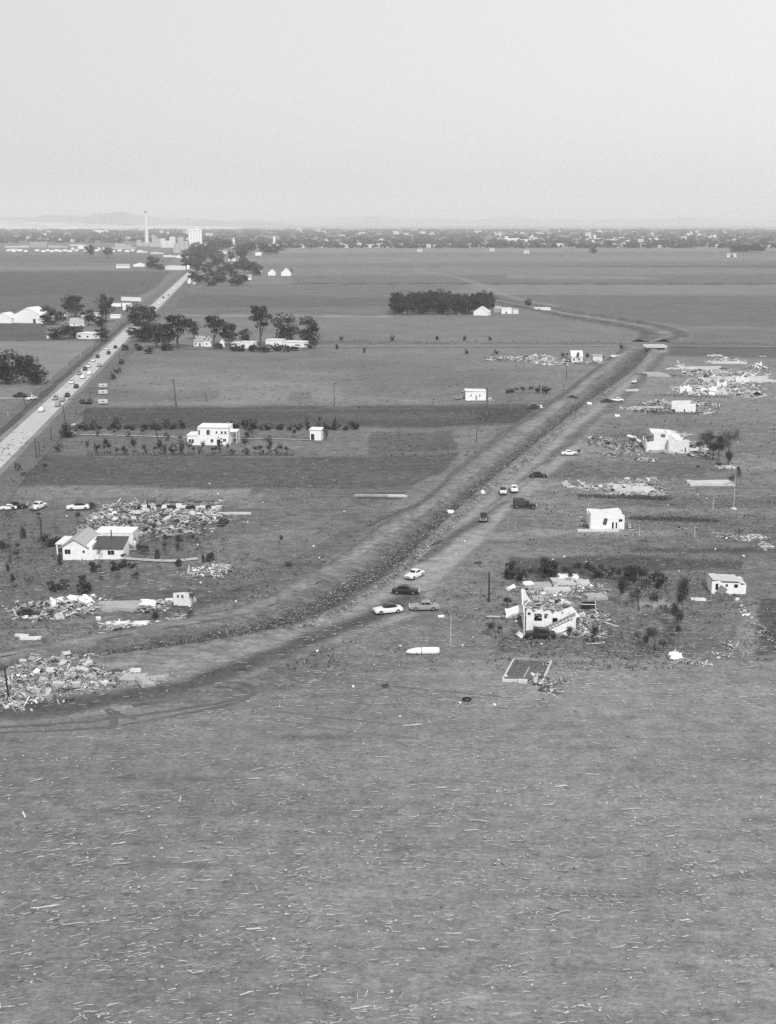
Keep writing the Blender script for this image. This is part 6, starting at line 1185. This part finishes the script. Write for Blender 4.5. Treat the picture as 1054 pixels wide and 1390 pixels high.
for P, x, y, a_, lb in [
    (FW, 57, 559, 0, 'pale car nearest us on the highway'), (FM, 79, 552, 0, 'grey car second nearest on the highway'), (FM, 76, 543, 180, 'grey car pulled over left of the highway ahead of the nearest'), (FM, 85, 545, 0, 'grey car right of the pulled over one'),
    (FD, 92, 539, 0, 'dark car at the head of the four nearest cars'), (FW, 43, 543, 150, 'white car stopped at the mouth of the side lane'), (FD, 113, 548, 200, 'dark car with white load off the right shoulder'), (FD, 122, 548, 180, 'dark car parked beside the white trailers'),
    (FD, 104, 527, 0, 'dark car halfway up the nearest stretch'), (FW, 98, 521, 180, 'white car left of the dark one halfway up'), (FW, 113, 514, 0, 'white car on the right lane below the jam'), (FM, 108, 509, 180, 'grey car in the jam, lowest'), (FW, 122, 509, 0, 'white car in the jam, right lane'),
    (FW, 121, 499, 180, 'white car in the jam, left lane'), (FD, 116, 503, 180, 'dark car between two pale ones in the jam'), (FW, 127, 491, 180, 'white car at the top of the jam'), (FD, 133, 486, 180, 'dark car just ahead of the jam'), (FM, 135, 498, 0, 'grey car on the right shoulder at the jam'),
    (FD, 148, 481, 0, 'dark car alone below the upper pair'), (FW, 146, 475, 180, 'pale car, left one of the upper pair'), (FD, 157, 473, 0, 'dark car, right one of the upper pair'), (FW, 176, 455, 0, 'white car just below the roadside tree'), (FW, 216, 413, 0, 'white car above the trees over the highway'),
    (FM, 229, 402, 180, 'grey car farther up beyond the trees'), (FW, 237, 393, 0, 'pale car near the vanishing end of the highway'), (FD, 222, 405, 0, 'dark car behind the white one above the trees')]:
    o = put(P, x, y, hd + a_, lb, 1.15, z=.22)
def trailer():
    r = empty('box_trailer', (0, 0, 0)); r['category'] = 'trailer'; m = MB(); loft(m, [(-2.6, ring(1.0, .6, 2.7, .3)), (2.6, ring(1.0, .6, 2.7, .3))]); m.build('body', gmat('dull_trailer_paint', .45, .1), r); m = MB(); m.tube([(2.6, 0, .6), (3.5, 0, .5)], .06, 5); m.build('drawbar', WOODD, r)
    m = MB(); m.bx(-.5, .7, -1.03, -1.01, 1.5, 2.0); m.build('window', DARKP, r); wheels(r, (0,), .85, .35); return r
TR = Proto(trailer)
for x, y, lb in [(140.5, 549, 'boxy white trailer parked right of the highway, lowest of three'), (140.5, 536, 'grey white trailer in the middle of the three by the highway'), (140.5, 527, 'white trailer farthest of the three by the highway')]:
    put(TR, x, y, 4, lb, .75, cat='trailer')
put(FD, 30, 540, 0, 'dark truck on the side lane at the left', 1.5, cat='truck')
# ---------------------------------------------------------------- poles and posts
def pole(x, y, hp, label, rad=.17, mat=POLEM, lean=(0, 0), cross=False, group=None, name='utility_pole'):
    h = hp * MPP(x, y); r = empty(name, G(x, y), 0, label, 'pole' if 'pole' in name else 'post', group)
    m = MB(); m.tube([(0, 0, -.3), (lean[0] * h, lean[1] * h, h)], [rad, rad * .72], 8); m.build('shaft', mat, r)
    if cross:
        m = MB(); m.box((lean[0] * h * .93, -.2, h * .93), (2.4, .12, .14), .15); m.build('crossarm', mat, r)
    return r
for x, y, hp, ln, lb in [(240, 552, 38, (-.08, 0), 'dark utility pole leaning left in the middle pasture'), (454, 551, 30, (0, 0), 'dark utility pole standing alone in the centre pasture'), (661, 553, 28, (.02, 0), 'dark pole right beside the boxy white cottage'), (769, 516, 24, (0, 0), 'dark pole below the battered gabled house'),
                         (664, 817, 41, (-.01, 0), 'dark pole standing left of the collapsed house'), (13, 953, 50, (-.06, 0), 'dark pole at the left edge beside the largest rubble heap'), (90, 583, 33, (-.06, 0), 'dark pole by the tree near the highway bend'), (70, 598, 17, (0, 0), 'short dark pole near the start of the farm track'),
                         (50, 621, 27, (-.04, 0), 'dark pole between the highway and the dark field'), (36, 554, 18, (-.2, 0), 'leaning dark pole beside the side lane'), (218, 608, 40, (-.22, 0), 'thin leaning pole in front of the windbreak'), (647, 600, 21, (.02, 0), 'thin dark pole left of the bank track'), (282, 545, 12, (-.3, 0), 'short leaning stub near the leaning middle pole'), (57, 733, 28, (0, 0), 'thin broken pole left of the white farmhouse')]:
    pole(x, y, hp, lb, lean=ln, rad=.2 if hp > 35 else .15, cross=(x in (769, 240)))
for x, y, hp, lb in [(612, 876, 44, 'thin pale pole right of the white pointed tank'), (868, 727, 14, 'pale post in the grass right of the roofless house, left one'), (943, 729, 15, 'pale post in the grass, right one of the pair'), (968, 692, 16, 'pale post with a white top in the back garden'), (996, 690, 44, 'tall thin pale pole with a round white base'), (1003, 732, 13, 'short dark stake in the rubble at the right edge')]:
    pole(x, y, hp, lb, rad=.07 if hp > 20 else .09, mat=POSTP if 'pale' in lb else POLEM, name='marker_post')
m = MB(); m.tube([(0, 0, 0), (0, 0, .35)], [.9, .7], 12); tag(m.build('concrete_plinth', CONC, loc=G(996, 691)), 'round white base at the foot of the tall thin pole', 'base')
for i in range(15):
    t = i / 14; p = h0 + u2 * (-30 + 620 * t) - nrm * 13.5; r = empty('fence_post', p, 0, 'thin dark post in the line on the right side of the highway', 'post', 'posts right of the highway'); m = MB(); hh = 5.2 if i % 3 == 0 else 2.2; m.tube([(0, 0, -.2), (0, 0, hh)], .11, 6); m.build('shaft', POLEM, r)
for i in range(9):
    p = h0 + u2 * (60 + 55 * i) + nrm * 13; r = empty('fence_post', p, 0, 'short pale post on the left side of the highway', 'post', 'posts left of the highway'); m = MB(); m.tube([(0, 0, -.2), (0, 0, 1.8)], .12, 6); m.build('shaft', POSTP, r)
for x, y, lb in [(102, 590, 'left white gatepost at the farm track'), (98.5, 591, 'right white gatepost at the farm track')]:
    m = MB(); m.bx(-.3, .3, -.3, .3, 0, 3.6); m.box((0, 0, 3.8), (.8, .8, .4)); tag(m.build('gatepost', TRIM, loc=G(x, y)), lb, 'gatepost')
# ---------------------------------------------------------------- loose boards and splinters
BM = [gmat('pale_board', .52, .3, 3, .85), gmat('bleached_board', .46, .2, 3, .85), gmat('dull_board', .33, .25, 3, .85)]
def splinter(seed):
    def f():
        rr = random.Random(seed); m = MB(); n = 6; w_ = rr.uniform(.04, .11); vs = []
        up = [(-1 + 2 * i / n, w_ * rr.uniform(.5, 1) * (1 if 0 < i < n else rr.uniform(.1, .6))) for i in range(n + 1)]; dn = [(-1 + 2 * i / n, -w_ * rr.uniform(.5, 1) * (1 if 0 < i < n else .3)) for i in range(n + 1)][::-1]
        m.prism([(a, b + .05 * math.sin(a * 3 + seed)) for a, b in up + dn][::-1], 0, .05); return m.build('splintered_board', BM[seed % 3])
    return Proto(f)
SPL = [splinter(i) for i in range(9)]
rr = random.Random(77); GB = 'loose boards strewn over the fields'
big = [(33, 1107, 1.9, 110), (268, 1170, 3.6, 12), (160, 1174, 3.0, 14), (161, 1146, 1.8, 24), (276, 1196, 2.2, 6), (315, 1234, 1.6, 18), (62, 1232, 3.2, 10), (640, 1128, 2.0, 3), (575, 1065, 2.2, 8), (762, 1068, 1.8, 10), (590, 1123, 1.9, -8), (650, 1115, 2.6, -6), (805, 1052, 2.0, -2), (745, 1093, 1.6, 20), (910, 1122, 1.6, 0), (560, 985, 3.0, 6), (858, 1099, 2.8, 4),
       (640, 946, 3.4, -2), (600, 1070, 1.4, 2), (350, 1045, 1.8, 30), (318, 1092, 1.9, 120), (245, 1086, 1.6, 100), (50, 1060, 2.0, 40), (700, 1030, 1.3, 0), (930, 1250, 1.2, 5), (100, 1255, 2.6, 12), (200, 1262, 2.0, 6), (345, 1262, 1.7, 0), (410, 1180, 1.6, 24), (175, 1130, 2.4, 28), (420, 1130, 1.8, 160), (560, 1110, 1.0, 0)]
n_b = 0
def put_board(x, y, ln, deg, wide=1.0, lb='pale splintered board lying loose on the open ground'):
    p = G(x, y); SPL[n_b % 9].put(p + Vector((0, 0, .12)), R(deg), (ln / 2, wide * rr.uniform(.8, 1.5), 1), lb, 'board', GB)
for x, y, ln, dg in big: put_board(x, y, ln, dg, 1.4); n_b += 1
while n_b < 298:
    x = rr.uniform(-20, 1075); y = 905 + 480 * rr.random() ** .85
    left = max(0, 1 - x / 500.0); dg = rr.gauss(4 + 16 * left, 9) if rr.random() < .88 else rr.uniform(0, 180)
    put_board(x, y, rr.uniform(.4, 1.3) * (1.7 if rr.random() < .12 else 1), dg, rr.uniform(.35, .9)); n_b += 1
spl = MB()
def slivers(n, box, ln, hot=None, wts=(3, 2, 3, 1)):
    for i in range(n):
        x = rr.uniform(box[0], box[2]); y = rr.uniform(box[1], box[3])
        if i % 2: x, y = min(max(cx_ + rr.gauss(0, 26), box[0]), box[2]), min(max(cy_ + rr.gauss(0, 7), box[1]), box[3])
        elif i % 24 == 0: cx_, cy_ = x, y
        p = G(x, y); k = rr.choices((0, 1, 2, 3), wts)[0]
        left = max(0, 1 - x / 500.0); dg = rr.gauss(4 + 16 * left, 12) if rr.random() < .8 else rr.uniform(0, 180)
        L_ = rr.uniform(*ln); typ = rr.random()
        sz = (L_, rr.uniform(.03, .08), .03) if typ < .88 else (rr.uniform(.1, .3), rr.uniform(.1, .25), .08)
        spl.box((p.x, p.y, .14), sz, R(dg), rr.gauss(0, .05), 0, k)
slivers(3300, (-60, 905, 1110, 1390), (.2, 1.0), wts=(3, 2.2, 3.5, 1.6)); slivers(900, (380, 1000, 1110, 1240), (.2, .8)); slivers(900, (-40, 1060, 420, 1320), (.3, 1.2), wts=(2, 1, 4, 2.5))
slivers(1100, (380, 850, 1060, 960), (.3, 1.4)); slivers(700, (620, 720, 1060, 860), (.3, 1.3)); slivers(420, (700, 600, 1060, 720), (.5, 1.8)); slivers(500, (0, 760, 360, 870), (.3, 1.4)); slivers(350, (0, 670, 480, 780), (.4, 1.5)); slivers(300, (60, 600, 640, 680), (.5, 1.4)); slivers(260, (760, 540, 1054, 640), (.6, 2.2)); slivers(260, (160, 480, 760, 560), (.7, 2.2)); slivers(250, (300, 690, 620, 860), (.3, 1.2)); slivers(200, (0, 380, 700, 470), (.6, 1.6))
WH = len(spl.m)
slivers(900, (760, 486, 1060, 590), (.5, 2.6), wts=(3, 5, 1, 0)); slivers(600, (700, 590, 1060, 720), (.3, 1.8), wts=(3, 5, 1, 1)); slivers(260, (640, 478, 850, 500), (.6, 2.6), wts=(3, 5, 1, 0)); slivers(350, (10, 690, 330, 960), (.3, 1.6), wts=(3, 5, 1, 1)); slivers(300, (680, 780, 900, 940), (.2, 1.2), wts=(2, 5, 1, 1)); slivers(200, (60, 470, 700, 560), (.5, 2.0), wts=(3, 4, 1, 1))
tag(spl.build('straw_and_splinters', [BM[0], BM[1], BM[2], gmat('damp_stalks', .12, .3, 3)]), 'countless splinters and straw scattered over the ground', 'litter', kind='stuff')
for i in range(44):                    # small bright scraps that stand out singly
    x, y = rr.choice([(rr.uniform(250, 520), rr.uniform(640, 780)), (rr.uniform(620, 1040), rr.uniform(720, 900)), (rr.uniform(10, 360), rr.uniform(600, 870)), (rr.uniform(420, 700), rr.uniform(870, 980)), (rr.uniform(760, 1040), rr.uniform(560, 720))])
    m = MB(); pl = [(math.cos(a) * rr.uniform(.15, .36), math.sin(a) * rr.uniform(.12, .3)) for a in (0, 1.1, 2.2, 3.3, 4.4, 5.5)]; m.prism(pl, 0, .2)
    o = m.build('white_scrap', WHITE, loc=G(x, y) + Vector((0, 0, .2))); o.rotation_euler = (rr.uniform(0, .7), rr.uniform(-.3, .3), rr.uniform(0, 3)); tag(o, 'small white scrap of wreckage lying loose on the grass', 'scrap', 'white scraps on the grass')
# ---------------------------------------------------------------- haze over the valley
hz = MB(); hz.bx(-21000, 21000, -600, 21500, -1.5, 420)
hm = bpy.data.materials.new('valley_haze'); hm.use_nodes = True; t = hm.node_tree; t.nodes.clear()
pv = t.nodes.new('ShaderNodeVolumePrincipled'); om = t.nodes.new('ShaderNodeOutputMaterial')
pv.inputs['Color'].default_value = (.97, .97, .97, 1); pv.inputs['Density'].default_value = .85e-4; pv.inputs['Anisotropy'].default_value = 0.0
t.links.new(pv.outputs[0], om.inputs['Volume'])
tag(hz.build('haze', hm), 'pale haze filling the valley air', 'haze', kind='stuff')

for i in range(26):
    p = G(432 + i * 16.5, 464.5); r = empty('fence_post', p, 0, 'low dark post of the fence along the cross road', 'post', 'fence posts along the cross road'); m = MB(); m.tube([(0, 0, -.2), (0, 0, 1.7)], .12, 5); m.build('shaft', POLEM, r)
